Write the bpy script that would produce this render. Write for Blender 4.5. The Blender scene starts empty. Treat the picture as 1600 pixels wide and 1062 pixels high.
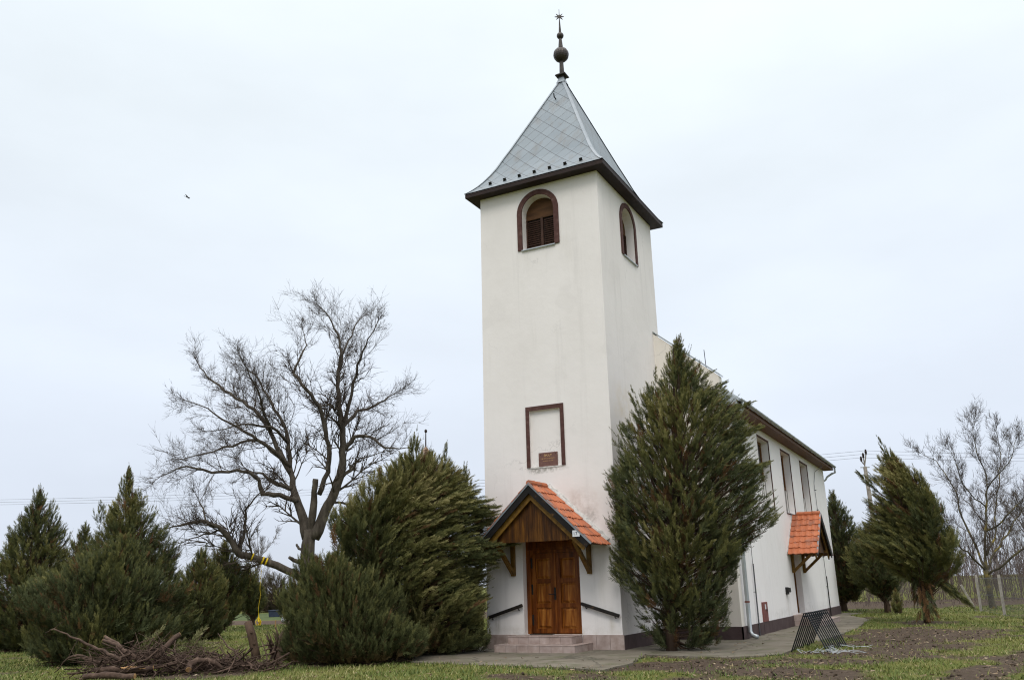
import bpy, math, random
import numpy as np
from mathutils import Vector, Matrix, geometry
R = math.radians
scene = bpy.context.scene
COL = scene.collection

# ------------------------------------------------------------------ camera
CAM = Vector((12.427, -21.82, 1.645)); YAW, PITCH, ROLL, FOC = -0.4820, 0.2800, -0.0260, 1338.3
fw = Vector((math.sin(YAW)*math.cos(PITCH), math.cos(YAW)*math.cos(PITCH), math.sin(PITCH)))
r0 = Vector((math.cos(YAW), -math.sin(YAW), 0)); u0 = r0.cross(fw)
rt = r0*math.cos(ROLL) + u0*math.sin(ROLL); up = -r0*math.sin(ROLL) + u0*math.cos(ROLL)
cam = bpy.data.cameras.new('camera'); co = bpy.data.objects.new('camera', cam); COL.objects.link(co)
m = Matrix((rt, up, -fw)).transposed().to_4x4(); m.translation = CAM
co.matrix_world = m
cam.sensor_width = 36; cam.lens = 36*FOC/1600; cam.clip_start = .1; cam.clip_end = 6000
scene.camera = co
RH = np.array([math.cos(YAW), -math.sin(YAW), 0.]); FH = np.array([math.sin(YAW), math.cos(YAW), 0.])

# ------------------------------------------------------------------ sky, sun, exposure
SUN_EL, SUN_AZ = 50, 158          # soft light from the front right of the tower
wd = bpy.data.worlds.new('World'); scene.world = wd; wd.use_nodes = True
N = wd.node_tree.nodes; L = wd.node_tree.links; N.clear()
out = N.new('ShaderNodeOutputWorld'); bg = N.new('ShaderNodeBackground'); bg.inputs[1].default_value = .1
sky = N.new('ShaderNodeTexSky'); sky.sky_type = 'NISHITA'; sky.sun_disc = False
sky.sun_elevation = R(SUN_EL); sky.sun_rotation = R(SUN_AZ)
tc = N.new('ShaderNodeTexCoord'); sep = N.new('ShaderNodeSeparateXYZ'); L.new(tc.outputs['Generated'], sep.inputs[0])
rm = N.new('ShaderNodeValToRGB'); L.new(sep.outputs[2], rm.inputs[0])
el = rm.color_ramp.elements
el[0].position = 0; el[0].color = (.68, .735, .84, 1)
el[1].position = 1; el[1].color = (2.95, 2.9, 2.88, 1)
for p_, c_ in ((.05, (.695, .755, .87, 1)), (.22, (.81, .88, .985, 1)), (.42, (.89, .965, 1.035, 1)), (.62, (.94, 1.02, 1.07, 1)), (.75, (1.7, 1.75, 1.78, 1))):
    e = el.new(p_); e.color = c_
nz = N.new('ShaderNodeTexNoise'); nz.inputs['Scale'].default_value = 1.9; nz.inputs['Detail'].default_value = 7
mp = N.new('ShaderNodeMapping'); mp.inputs['Scale'].default_value = (1, 1, 2.6); L.new(tc.outputs['Generated'], mp.inputs[0]); L.new(mp.outputs[0], nz.inputs[0])
mr = N.new('ShaderNodeMapRange'); mr.inputs[1].default_value = .3; mr.inputs[2].default_value = .7; mr.inputs[3].default_value = 9.5; mr.inputs[4].default_value = 11.1
L.new(nz.outputs[0], mr.inputs[0])
vm = N.new('ShaderNodeVectorMath'); vm.operation = 'SCALE'; L.new(rm.outputs[0], vm.inputs[0]); L.new(mr.outputs[0], vm.inputs[3])
mx = N.new('ShaderNodeMix'); mx.data_type = 'RGBA'; mx.inputs[0].default_value = .94
L.new(sky.outputs[0], mx.inputs[6]); L.new(vm.outputs[0], mx.inputs[7])
L.new(mx.outputs[2], bg.inputs[0]); L.new(bg.outputs[0], out.inputs[0])
sl = bpy.data.lights.new('sun', 'SUN'); sl.energy = 1.15; sl.angle = R(22); sl.color = (1, .95, .88)
so = bpy.data.objects.new('sun', sl); COL.objects.link(so)
saz, sel = R(SUN_AZ), R(SUN_EL)
sd = Vector((math.sin(saz)*math.cos(sel), math.cos(saz)*math.cos(sel), math.sin(sel)))
so.rotation_euler = sd.to_track_quat('Z', 'Y').to_euler(); so.location = (0, -10, 30)
vs = scene.view_settings; vs.view_transform = 'Standard'; vs.look = 'None'; vs.exposure = 0; vs.gamma = 1
scene.cycles.filter_width = 1.15; scene.cycles.use_denoising = True; scene.cycles.denoising_prefilter = 'NONE'

# ------------------------------------------------------------------ materials
MATS = {}
def nt(name):
    m_ = bpy.data.materials.new(name); m_.use_nodes = True
    n = m_.node_tree.nodes; l = m_.node_tree.links; MATS[name] = m_
    return m_, n, l, n['Principled BSDF']
def ramp(n, l, src, stops):
    r_ = n.new('ShaderNodeValToRGB'); e = r_.color_ramp.elements
    while len(e) < len(stops): e.new(.5)
    for k, (p_, c_) in enumerate(stops): e[k].position = p_; e[k].color = (*c_, 1)
    l.new(src, r_.inputs[0]); return r_
def noise(n, l, scale, detail=4, stretch=(1, 1, 1), coord='Object', rough=.55):
    t = n.new('ShaderNodeTexCoord'); mp_ = n.new('ShaderNodeMapping'); mp_.inputs['Scale'].default_value = stretch
    x = n.new('ShaderNodeTexNoise'); x.inputs['Scale'].default_value = scale; x.inputs['Detail'].default_value = detail; x.inputs['Roughness'].default_value = rough
    l.new(t.outputs[coord], mp_.inputs[0]); l.new(mp_.outputs[0], x.inputs[0]); return x
def mixc(n, l, fac, a, b, mode='MIX'):
    x = n.new('ShaderNodeMix'); x.data_type = 'RGBA'; x.blend_type = mode
    for s_, i_ in ((fac, 0), (a, 6), (b, 7)):
        if hasattr(s_, 'links'): l.new(s_, x.inputs[i_])
        else: x.inputs[i_].default_value = s_ if i_ == 0 else (*s_, 1)
    return x.outputs[2]
def mth(n, l, op, *a):
    x = n.new('ShaderNodeMath'); x.operation = op
    for i_, v in enumerate(a):
        if hasattr(v, 'links'): l.new(v, x.inputs[i_])
        else: x.inputs[i_].default_value = v
    return x.outputs[0]
def bump(n, l, b, h, strength=.3, dist=.01):
    x = n.new('ShaderNodeBump'); x.inputs['Strength'].default_value = strength; x.inputs['Distance'].default_value = dist
    l.new(h, x.inputs['Height']); l.new(x.outputs[0], b.inputs['Normal'])
def nmat(name, stops, scale=6, rough=.7, stretch=(1, 1, 1), bstr=.3, bdist=.01, bscale=None, metal=0, detail=5):
    m_, n, l, b = nt(name)
    x = noise(n, l, scale, detail, stretch); r_ = ramp(n, l, x.outputs[0], stops); l.new(r_.outputs[0], b.inputs['Base Color'])
    b.inputs['Roughness'].default_value = rough; b.inputs['Metallic'].default_value = metal; b.inputs['Specular IOR Level'].default_value = .25
    y = noise(n, l, bscale or scale*4, 3, stretch); bump(n, l, b, y.outputs[0], bstr, bdist); return m_

def plaster(name, c1, c2, stains):
    m_, n, l, b = nt(name)
    x = noise(n, l, .55, 6); base = ramp(n, l, x.outputs[0], [(.3, c1), (.7, c2)]).outputs[0]
    x2 = noise(n, l, 5, 6, (1, 1, .25)); base = mixc(n, l, mth(n, l, 'MULTIPLY', x2.outputs[0], .16), base, tuple(v*.78 for v in c1))
    x3 = noise(n, l, 40, 3); base = mixc(n, l, mth(n, l, 'MULTIPLY', x3.outputs[0], .12), base, tuple(v*.8 for v in c2))
    t = n.new('ShaderNodeTexCoord')
    for (pos, size, col, amt, nsc, nst) in stains:
        d = n.new('ShaderNodeVectorMath'); d.operation = 'SUBTRACT'; l.new(t.outputs['Object'], d.inputs[0]); d.inputs[1].default_value = pos
        q = n.new('ShaderNodeVectorMath'); q.operation = 'DIVIDE'; l.new(d.outputs[0], q.inputs[0]); q.inputs[1].default_value = size
        ln = n.new('ShaderNodeVectorMath'); ln.operation = 'LENGTH'; l.new(q.outputs[0], ln.inputs[0])
        fall = n.new('ShaderNodeMapRange'); l.new(ln.outputs['Value'], fall.inputs[0]); fall.inputs[1].default_value = .25; fall.inputs[2].default_value = 1.; fall.inputs[3].default_value = 1; fall.inputs[4].default_value = 0
        nn = noise(n, l, nsc, 6, nst, rough=.7); th = n.new('ShaderNodeMapRange'); l.new(nn.outputs[0], th.inputs[0]); th.inputs[1].default_value = .38; th.inputs[2].default_value = .68
        base = mixc(n, l, mth(n, l, 'MULTIPLY', mth(n, l, 'MULTIPLY', fall.outputs[0], th.outputs[0]), amt), base, col)
    st = noise(n, l, 2.6, 5, (1, 1, .06), rough=.65); sm = n.new('ShaderNodeMapRange'); l.new(st.outputs[0], sm.inputs[0]); sm.inputs[1].default_value = .56; sm.inputs[2].default_value = .75; sm.inputs[4].default_value = .42
    base = mixc(n, l, sm.outputs[0], base, tuple(v*.74 for v in c1))
    pt = noise(n, l, .9, 3, rough=.4); pm = n.new('ShaderNodeMapRange'); l.new(pt.outputs[0], pm.inputs[0]); pm.inputs[1].default_value = .60; pm.inputs[2].default_value = .64; pm.inputs[4].default_value = .22
    base = mixc(n, l, pm.outputs[0], base, tuple(v*.86 for v in c1))
    sp = noise(n, l, 26, 5, rough=.7); sq = n.new('ShaderNodeMapRange'); l.new(sp.outputs[0], sq.inputs[0]); sq.inputs[1].default_value = .62; sq.inputs[2].default_value = .78; sq.inputs[4].default_value = .16
    base = mixc(n, l, sq.outputs[0], base, tuple(v*.62 for v in c1))
    vo = n.new('ShaderNodeTexVoronoi'); vo.feature = 'DISTANCE_TO_EDGE'; vo.inputs['Scale'].default_value = .33; wv_ = noise(n, l, 1.6, 6); sc_ = n.new('ShaderNodeVectorMath'); sc_.operation = 'SCALE'; l.new(wv_.outputs['Color'], sc_.inputs[0]); sc_.inputs[3].default_value = 1.1
    ad_ = n.new('ShaderNodeVectorMath'); l.new(t.outputs['Object'], ad_.inputs[0]); l.new(sc_.outputs[0], ad_.inputs[1]); l.new(ad_.outputs[0], vo.inputs['Vector'])
    ck_ = n.new('ShaderNodeMapRange'); l.new(vo.outputs['Distance'], ck_.inputs[0]); ck_.inputs[1].default_value = .0015; ck_.inputs[2].default_value = .006; ck_.inputs[3].default_value = .35; ck_.inputs[4].default_value = 0
    cm_ = noise(n, l, .5, 3); cq = n.new('ShaderNodeMapRange'); l.new(cm_.outputs[0], cq.inputs[0]); cq.inputs[1].default_value = .5; cq.inputs[2].default_value = .65
    base = mixc(n, l, mth(n, l, 'MULTIPLY', ck_.outputs[0], cq.outputs[0]), base, tuple(v*.45 for v in c1))
    l.new(base, b.inputs['Base Color']); b.inputs['Roughness'].default_value = .95; b.inputs['Specular IOR Level'].default_value = .1
    y = noise(n, l, 70, 4); z = noise(n, l, 3, 3); bump(n, l, b, mth(n, l, 'ADD', y.outputs[0], mth(n, l, 'MULTIPLY', z.outputs[0], 4)), .28, .006)
    return m_
TOWER_PL = plaster('tower_plaster', (.775, .735, .71), (.84, .80, .78), [
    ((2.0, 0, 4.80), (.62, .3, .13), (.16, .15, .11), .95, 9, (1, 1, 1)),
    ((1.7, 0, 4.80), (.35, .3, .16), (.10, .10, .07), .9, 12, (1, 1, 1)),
    ((3.0, 0, 3.75), (.75, .3, .55), (.50, .41, .36), .8, 3, (1, 1, 1)),
    ((3.25, 0, 3.40), (.32, .3, .32), (.22, .2, .17), .8, 8, (1, 1, 1)),
    ((.32, 0, .7), (.12, .3, .42), (.25, .22, .15), .8, 4, (1, 1, .2)),
    ((3.72, 0, .7), (.14, .3, .42), (.42, .36, .26), .7, 4, (1, 1, .2)),
    ((3.5, 0, 1.9), (.16, .3, .9), (.55, .5, .42), .5, 4, (1, 1, .2)),
    ((.45, 0, 2.2), (.2, .3, .9), (.55, .51, .44), .5, 4, (1, 1, .2)),
    ((2, 0, .45), (3, .6, .22), (.48, .43, .36), .6, 5, (1, 1, 1)),
    ((4, 1.2, 6.6), (.5, 1.2, .8), (.66, .56, .40), .6, 2, (1, 1, 1)),
    ((2.9, 0, 11.3), (.3, .4, .9), (.58, .54, .49), .45, 3, (1, 1, .2)),
    ((1.5, 0, 11.0), (.35, .4, .9), (.6, .57, .52), .4, 3, (1, 1, .2))])
NAVE_PL = plaster('nave_plaster', (.85, .82, .80), (.89, .865, .85), [
    ((6.02, 11.4, .9), (.4, .5, .5), (.5, .42, .33), .7, 4, (1, 1, .2)),
    ((6.02, 13.0, 1.9), (.4, .2, 1.4), (.58, .5, .4), .6, 4, (1, 1, .2)),
    ((6.02, 14., .5), (.4, 14, .25), (.52, .5, .46), .5, 4, (1, 1, 1)),
    ((6.02, 5.5, 2.2), (.4, .7, 2.5), (.68, .66, .62), .5, 4, (1, 1, .2))])
GABLE_PL = plaster('gable_plaster', (.74, .685, .61), (.80, .75, .68), [])
REVEAL_PL = plaster('reveal_plaster', (.78, .75, .71), (.83, .80, .77), [])
BROWN_PAINT = nmat('brown_plaster_paint', [(.3, (.062, .026, .022)), (.62, (.095, .045, .038)), (.74, (.16, .10, .085)), (.8, (.35, .3, .27))], 7, .8, bstr=.4)
PLINTH = nmat('brown_plinth_paint', [(.3, (.058, .036, .036)), (.7, (.088, .060, .058))], 3, .75, bstr=.5)
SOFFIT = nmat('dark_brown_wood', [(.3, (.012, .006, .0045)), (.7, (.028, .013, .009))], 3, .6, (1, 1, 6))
EAVE_WOOD = nmat('nave_eave_wood', [(.3, (.085, .036, .014)), (.7, (.16, .075, .032))], 4, .6, (6, .6, 6))
def wood(name, stops, stretch, rough=.5, sc=9):
    m_, n, l, b = nt(name)
    x = noise(n, l, sc, 6, stretch, rough=.65); c = ramp(n, l, x.outputs[0], stops).outputs[0]
    y = noise(n, l, 1.8, 4); c = mixc(n, l, mth(n, l, 'MULTIPLY', y.outputs[0], .45), c, tuple(v*.55 for v in stops[0][1]))
    l.new(c, b.inputs['Base Color']); b.inputs['Roughness'].default_value = rough; b.inputs['Specular IOR Level'].default_value = .22; bump(n, l, b, x.outputs[0], .35, .004); return m_
DOOR_W = wood('door_wood', [(.3, (.05, .012, .002)), (.5, (.19, .05, .006)), (.7, (.38, .13, .02))], (1, 1, .1), .42)
DOOR_P = wood('door_panel_wood', [(.3, (.085, .021, .004)), (.5, (.30, .092, .011)), (.7, (.58, .25, .05))], (1, 1, .1), .42)
GABLE_W = wood('gable_boards', [(.32, (.012, .004, .001)), (.5, (.075, .026, .0025)), (.7, (.21, .085, .008))], (1, 1, .1), .55)
BEAM_W = wood('honey_beam_wood', [(.3, (.085, .040, .005)), (.7, (.27, .145, .02))], (2, 2, 2), .5, 4)
BARGE = nmat('dark_barge_board', [(.35, (.005, .0045, .0045)), (.62, (.011, .009, .008)), (.75, (.09, .045, .012))], 5, .75, (1, 1, 1))
LOUVRE = wood('louvre_wood', [(.3, (.032, .015, .010)), (.7, (.085, .042, .028))], (1, 1, 1), .65)
ARCHBOARD = wood('arch_board_wood', [(.3, (.05, .022, .008)), (.7, (.15, .068, .025))], (.15, 1, 1), .65)
TILE = None
def tile_mat():
    m_, n, l, b = nt('terracotta_tile')
    at = n.new('ShaderNodeAttribute'); at.attribute_name = 'tint'
    c = ramp(n, l, at.outputs['Fac'], [(0, (.20, .085, .055)), (.15, (.40, .115, .045)), (.6, (.50, .145, .055)), (1, (.56, .19, .085))]).outputs[0]
    x = noise(n, l, 14, 6); c = mixc(n, l, mth(n, l, 'MULTIPLY', x.outputs[0], .5), c, (.36, .115, .05))
    y = noise(n, l, 3.5, 5); th = n.new('ShaderNodeMapRange'); l.new(y.outputs[0], th.inputs[0]); th.inputs[1].default_value = .52; th.inputs[2].default_value = .7; th.inputs[4].default_value = .7
    c = mixc(n, l, th.outputs[0], c, (.24, .12, .085)); k_ = noise(n, l, 30, 4); kk = n.new('ShaderNodeMapRange'); l.new(k_.outputs[0], kk.inputs[0]); kk.inputs[1].default_value = .6; kk.inputs[2].default_value = .72; kk.inputs[4].default_value = .6; c = mixc(n, l, kk.outputs[0], c, (.12, .085, .06))
    l.new(c, b.inputs['Base Color']); b.inputs['Roughness'].default_value = .7; bump(n, l, b, x.outputs[0], .3, .004); return m_
TILE = tile_mat()
MORTAR = nmat('mortar_flashing', [(.35, (.38, .37, .35)), (.6, (.62, .60, .57)), (.75, (.2, .19, .17))], 9, .9)
GALV = nmat('galvanised_metal', [(.3, (.36, .39, .40)), (.7, (.50, .53, .54))], 2.5, .42, bstr=.08, metal=.55)
GREY_STRIP = nmat('grey_metal_strip', [(.3, (.21, .24, .265)), (.7, (.28, .31, .335))], 3, .4, bstr=.08, metal=.4)
BRONZE = nmat('dark_finial_metal', [(.3, (.035, .030, .028)), (.7, (.075, .066, .060))], 6, .42, bstr=.15, metal=.5)
BLACK_MET = nmat('black_painted_steel', [(.3, (.004, .006, .008)), (.7, (.010, .014, .017))], 6, .4, bstr=.1)
BLACK_WOOD = nmat('black_rail_wood', [(.4, (.012, .010, .009)), (.66, (.022, .018, .015)), (.8, (.12, .06, .02))], 5, .55, (1, 1, 1))
IRON = nmat('black_iron', [(.3, (.010, .009, .009)), (.7, (.022, .02, .019))], 8, .5)
GOLD = nmat('gilt_lettering', [(.3, (.52, .32, .12)), (.7, (.72, .48, .22))], 8, .5)
PLAQUE = nmat('reddish_stone', [(.3, (.125, .060, .048)), (.7, (.175, .090, .074))], 18, .35, bstr=.1)
RUSTBOX = nmat('red_brown_box_paint', [(.3, (.15, .052, .045)), (.7, (.21, .08, .068))], 5, .6)
WHITE_EN = nmat('white_enamel', [(.3, (.62, .64, .67)), (.7, (.7, .72, .75))], 8, .3, bstr=.05)
NAVY = nmat('dark_numeral_paint', [(.3, (.02, .025, .05)), (.7, (.03, .035, .06))], 8, .4)
WIN_W = wood('window_wood', [(.3, (.10, .035, .008)), (.7, (.27, .115, .03))], (1, 1, .2), .5)
BARK = nmat('grey_bark', [(.3, (.042, .034, .026)), (.55, (.085, .071, .056)), (.75, (.14, .12, .092))], 5, .95, (1, 1, .35), 1, .04, 9)
TWIG = nmat('twig_bark', [(.3, (.040, .030, .024)), (.7, (.080, .060, .047))], 4, .95)
LICHEN = nmat('lichen_bark', [(.35, (.050, .042, .034)), (.52, (.085, .075, .05)), (.66, (.21, .16, .035)), (.8, (.26, .19, .03))], 2.2, .95, bstr=.6)
THIN_GREY = nmat('far_twig_bark', [(.3, (.10, .085, .078)), (.7, (.16, .14, .125))], .6, 1)
THIN_MAR = nmat('far_reddish_twigs', [(.3, (.075, .055, .05)), (.7, (.13, .10, .09))], .6, 1)
JBARK = nmat('juniper_bark', [(.3, (.040, .024, .016)), (.7, (.10, .065, .044))], 6, .95, (1, 1, .2), .8, .02)
DEADWOOD = nmat('dead_branch_bark', [(.3, (.040, .025, .018)), (.55, (.090, .058, .043)), (.75, (.17, .115, .085))], 7, .95, bstr=.8, bdist=.02)
CUTWOOD = nmat('fresh_cut_wood', [(.3, (.26, .14, .055)), (.7, (.50, .31, .14))], 20, .8)
YELLOW = nmat('yellow_strap', [(.3, (.60, .40, .01)), (.7, (.75, .55, .02))], 20, .6)
CONC_POST = nmat('concrete_post', [(.3, (.26, .24, .215)), (.7, (.40, .37, .33))], 6, .9)
GREY_POLE = nmat('weathered_pole', [(.3, (.16, .14, .12)), (.7, (.25, .225, .19))], 4, .9)
WIRE = nmat('wire_steel', [(.3, (.07, .07, .075)), (.7, (.12, .12, .125))], 6, .5, metal=.3)
BIRD = nmat('dark_feathers', [(.3, (.02, .018, .015)), (.7, (.05, .045, .035))], 20, .9)
BLUECAN = nmat('dark_blue_plastic', [(.3, (.018, .025, .045)), (.7, (.03, .04, .065))], 4, .5)
PALESACK = nmat('pale_plastic', [(.3, (.4, .44, .47)), (.7, (.55, .58, .6))], 6, .5)
RUSTROOF = nmat('rusty_tin_roof', [(.35, (.28, .26, .25)), (.55, (.30, .19, .12)), (.7, (.27, .11, .05))], 1.8, .7)
OLDWOOD = nmat('old_grey_boards', [(.3, (.10, .08, .06)), (.7, (.17, .14, .11))], 5, .9, (1, 1, .2))
SOIL = nmat('dark_soil', [(.3, (.04, .028, .02)), (.7, (.09, .066, .048))], 9, 1, bstr=1, bdist=.03)
MAT_F = nmat('rubber_mat', [(.3, (.02, .018, .016)), (.7, (.04, .035, .03))], 30, .9)
def glass():
    m_, n, l, b = nt('dark_glass'); x = noise(n, l, 1, 2); c = ramp(n, l, x.outputs[0], [(.3, (.05, .06, .07)), (.7, (.10, .115, .13))]); l.new(c.outputs[0], b.inputs['Base Color'])
    b.inputs['Roughness'].default_value = .08; return m_
GLASS = glass()
def steptile():
    m_, n, l, b = nt('pink_stone_tile')
    x = noise(n, l, 5, 6); c = ramp(n, l, x.outputs[0], [(.3, (.27, .195, .165)), (.5, (.37, .285, .25)), (.7, (.46, .375, .34))]).outputs[0]
    g = n.new('ShaderNodeAttribute'); g.attribute_name = 'tint'; c = mixc(n, l, mth(n, l, 'MULTIPLY', g.outputs['Fac'], .35), c, (.30, .24, .225))
    l.new(c, b.inputs['Base Color']); b.inputs['Roughness'].default_value = .55; bump(n, l, b, x.outputs[0], .1, .005); return m_
STEPT = steptile()
GROUT = nmat('tile_grout', [(.3, (.16, .13, .115)), (.7, (.24, .2, .18))], 12, .9)
def concrete():
    m_, n, l, b = nt('old_concrete')
    x = noise(n, l, .9, 8, rough=.65); c = ramp(n, l, x.outputs[0], [(.3, (.105, .086, .058)), (.5, (.165, .140, .103)), (.7, (.225, .198, .157))]).outputs[0]
    y = noise(n, l, 28, 4); c = mixc(n, l, mth(n, l, 'MULTIPLY', y.outputs[0], .5), c, (.095, .084, .066))
    z = noise(n, l, 1.7, 6); th = n.new('ShaderNodeMapRange'); l.new(z.outputs[0], th.inputs[0]); th.inputs[1].default_value = .5; th.inputs[2].default_value = .68; th.inputs[4].default_value = .75
    c = mixc(n, l, th.outputs[0], c, (.078, .080, .036))
    v = n.new('ShaderNodeTexVoronoi'); v.feature = 'DISTANCE_TO_EDGE'; v.inputs['Scale'].default_value = .45
    t = n.new('ShaderNodeTexCoord'); w = noise(n, l, 2.5, 5); av = n.new('ShaderNodeVectorMath'); av.operation = 'SCALE'; l.new(w.outputs['Color'], av.inputs[0]); av.inputs[3].default_value = .5
    ad = n.new('ShaderNodeVectorMath'); l.new(t.outputs['Object'], ad.inputs[0]); l.new(av.outputs[0], ad.inputs[1]); l.new(ad.outputs[0], v.inputs['Vector'])
    ck = n.new('ShaderNodeMapRange'); l.new(v.outputs['Distance'], ck.inputs[0]); ck.inputs[1].default_value = .004; ck.inputs[2].default_value = .016; ck.inputs[3].default_value = .8; ck.inputs[4].default_value = 0
    c = mixc(n, l, ck.outputs[0], c, (.05, .045, .03))
    l.new(c, b.inputs['Base Color']); b.inputs['Roughness'].default_value = .95; bump(n, l, b, mth(n, l, 'SUBTRACT', y.outputs[0], ck.outputs[0]), .6, .008); return m_
CONC = concrete()
def rooftile():
    m_, n, l, b = nt('diamond_metal_shingle')
    uv = n.new('ShaderNodeUVMap'); uv.uv_map = 'slope'; s = n.new('ShaderNodeSeparateXYZ'); l.new(uv.outputs[0], s.inputs[0])
    A = mth(n, l, 'DIVIDE', s.outputs[0], .54); B = mth(n, l, 'DIVIDE', s.outputs[1], .60)
    p = mth(n, l, 'ADD', A, B); q = mth(n, l, 'SUBTRACT', A, B)
    fp, fq = mth(n, l, 'FRACT', p), mth(n, l, 'FRACT', q); ip, iq = mth(n, l, 'FLOOR', p), mth(n, l, 'FLOOR', q)
    lo = mth(n, l, 'MINIMUM', mth(n, l, 'MINIMUM', fp, mth(n, l, 'SUBTRACT', 1, fp)), mth(n, l, 'MINIMUM', fq, mth(n, l, 'SUBTRACT', 1, fq)))
    ln = n.new('ShaderNodeMapRange'); l.new(lo, ln.inputs[0]); ln.inputs[1].default_value = .010; ln.inputs[2].default_value = .034; ln.inputs[3].default_value = 1; ln.inputs[4].default_value = 0
    cb = n.new('ShaderNodeCombineXYZ'); l.new(ip, cb.inputs[0]); l.new(iq, cb.inputs[1]); wn = n.new('ShaderNodeTexWhiteNoise'); l.new(cb.outputs[0], wn.inputs[0])
    c = ramp(n, l, wn.outputs['Value'], [(0, (.160, .195, .222)), (.5, (.176, .212, .240)), (1, (.192, .230, .258))]).outputs[0]
    x = noise(n, l, 1.3, 5, (1, 1, .35)); c = mixc(n, l, mth(n, l, 'MULTIPLY', x.outputs[0], .35), c, (.19, .215, .22))
    st = noise(n, l, 3.2, 4, (1, 1, .07)); th = n.new('ShaderNodeMapRange'); l.new(st.outputs[0], th.inputs[0]); th.inputs[1].default_value = .52; th.inputs[2].default_value = .70; th.inputs[4].default_value = .55
    c = mixc(n, l, th.outputs[0], c, (.145, .14, .13))
    c = mixc(n, l, mth(n, l, 'MULTIPLY', ln.outputs[0], .85), c, (.055, .06, .065))
    l.new(c, b.inputs['Base Color']); b.inputs['Roughness'].default_value = .48; b.inputs['Metallic'].default_value = .25
    h = mth(n, l, 'ADD', mth(n, l, 'MULTIPLY', mth(n, l, 'MAXIMUM', mth(n, l, 'SUBTRACT', fp, fq), -1), .4), mth(n, l, 'MULTIPLY', ln.outputs[0], -1))
    bump(n, l, b, h, .5, .012); return m_
ROOFT = rooftile()
def foliage(name, dark, blue, olive, tip, brown):
    m_, n, l, b = nt(name)
    at = n.new('ShaderNodeAttribute'); at.attribute_name = 'tint'
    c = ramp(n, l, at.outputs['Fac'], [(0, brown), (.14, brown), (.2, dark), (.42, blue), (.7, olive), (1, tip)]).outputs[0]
    l.new(c, b.inputs['Base Color']); b.inputs['Roughness'].default_value = .75; b.inputs['Specular IOR Level'].default_value = .12
    return m_
JG = dict(dark=(.038, .048, .018), blue=(.088, .100, .046), olive=(.145, .142, .045), tip=(.33, .29, .12), brown=(.16, .088, .04))
JUN = foliage('juniper_foliage', **JG)
JUN_OL = foliage('olive_juniper_foliage', (.036, .044, .016), (.088, .096, .038), (.145, .138, .046), (.34, .295, .135), (.15, .085, .04))
JUN_BL = foliage('grey_green_juniper_foliage', (.036, .046, .020), (.084, .098, .048), (.135, .140, .058), (.28, .26, .13), (.15, .085, .042))
def grassm():
    m_, n, l, b = nt('grass_blades'); at = n.new('ShaderNodeAttribute'); at.attribute_name = 'tint'
    c = ramp(n, l, at.outputs['Fac'], [(0, (.062, .098, .014)), (.5, (.118, .152, .025)), (.8, (.19, .19, .052)), (1, (.36, .30, .15))]).outputs[0]
    l.new(c, b.inputs['Base Color']); b.inputs['Roughness'].default_value = .7; return m_
GRASS = grassm()
def groundm():
    m_, n, l, b = nt('ground_soil_and_turf')
    def attr(nm): a = n.new('ShaderNodeAttribute'); a.attribute_name = nm; return a.outputs['Fac']
    x = noise(n, l, .5, 8, rough=.65); y = noise(n, l, 7, 8, rough=.7); z = noise(n, l, 45, 4)
    g = ramp(n, l, x.outputs[0], [(.3, (.075, .095, .017)), (.5, (.115, .125, .027)), (.7, (.165, .155, .048))]).outputs[0]
    g = mixc(n, l, mth(n, l, 'MULTIPLY', y.outputs[0], .55), g, (.09, .085, .032))
    d = ramp(n, l, y.outputs[0], [(.3, (.048, .035, .025)), (.5, (.080, .059, .043)), (.7, (.125, .095, .071))]).outputs[0]
    d = mixc(n, l, mth(n, l, 'MULTIPLY', z.outputs[0], .5), d, (.055, .04, .03))
    c = mixc(n, l, attr('dirt'), g, d)
    pl = ramp(n, l, x.outputs[0], [(.3, (.075, .052, .04)), (.7, (.105, .075, .058))]).outputs[0]; c = mixc(n, l, attr('plough'), c, pl)
    cr = ramp(n, l, x.outputs[0], [(.3, (.065, .088, .035)), (.7, (.085, .108, .045))]).outputs[0]; c = mixc(n, l, attr('crop'), c, cr)
    l.new(c, b.inputs['Base Color']); b.inputs['Roughness'].default_value = 1; b.inputs['Specular IOR Level'].default_value = .1
    bump(n, l, b, mth(n, l, 'ADD', y.outputs[0], mth(n, l, 'MULTIPLY', z.outputs[0], .3)), 1, .04); return m_
GROUND = groundm()

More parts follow.
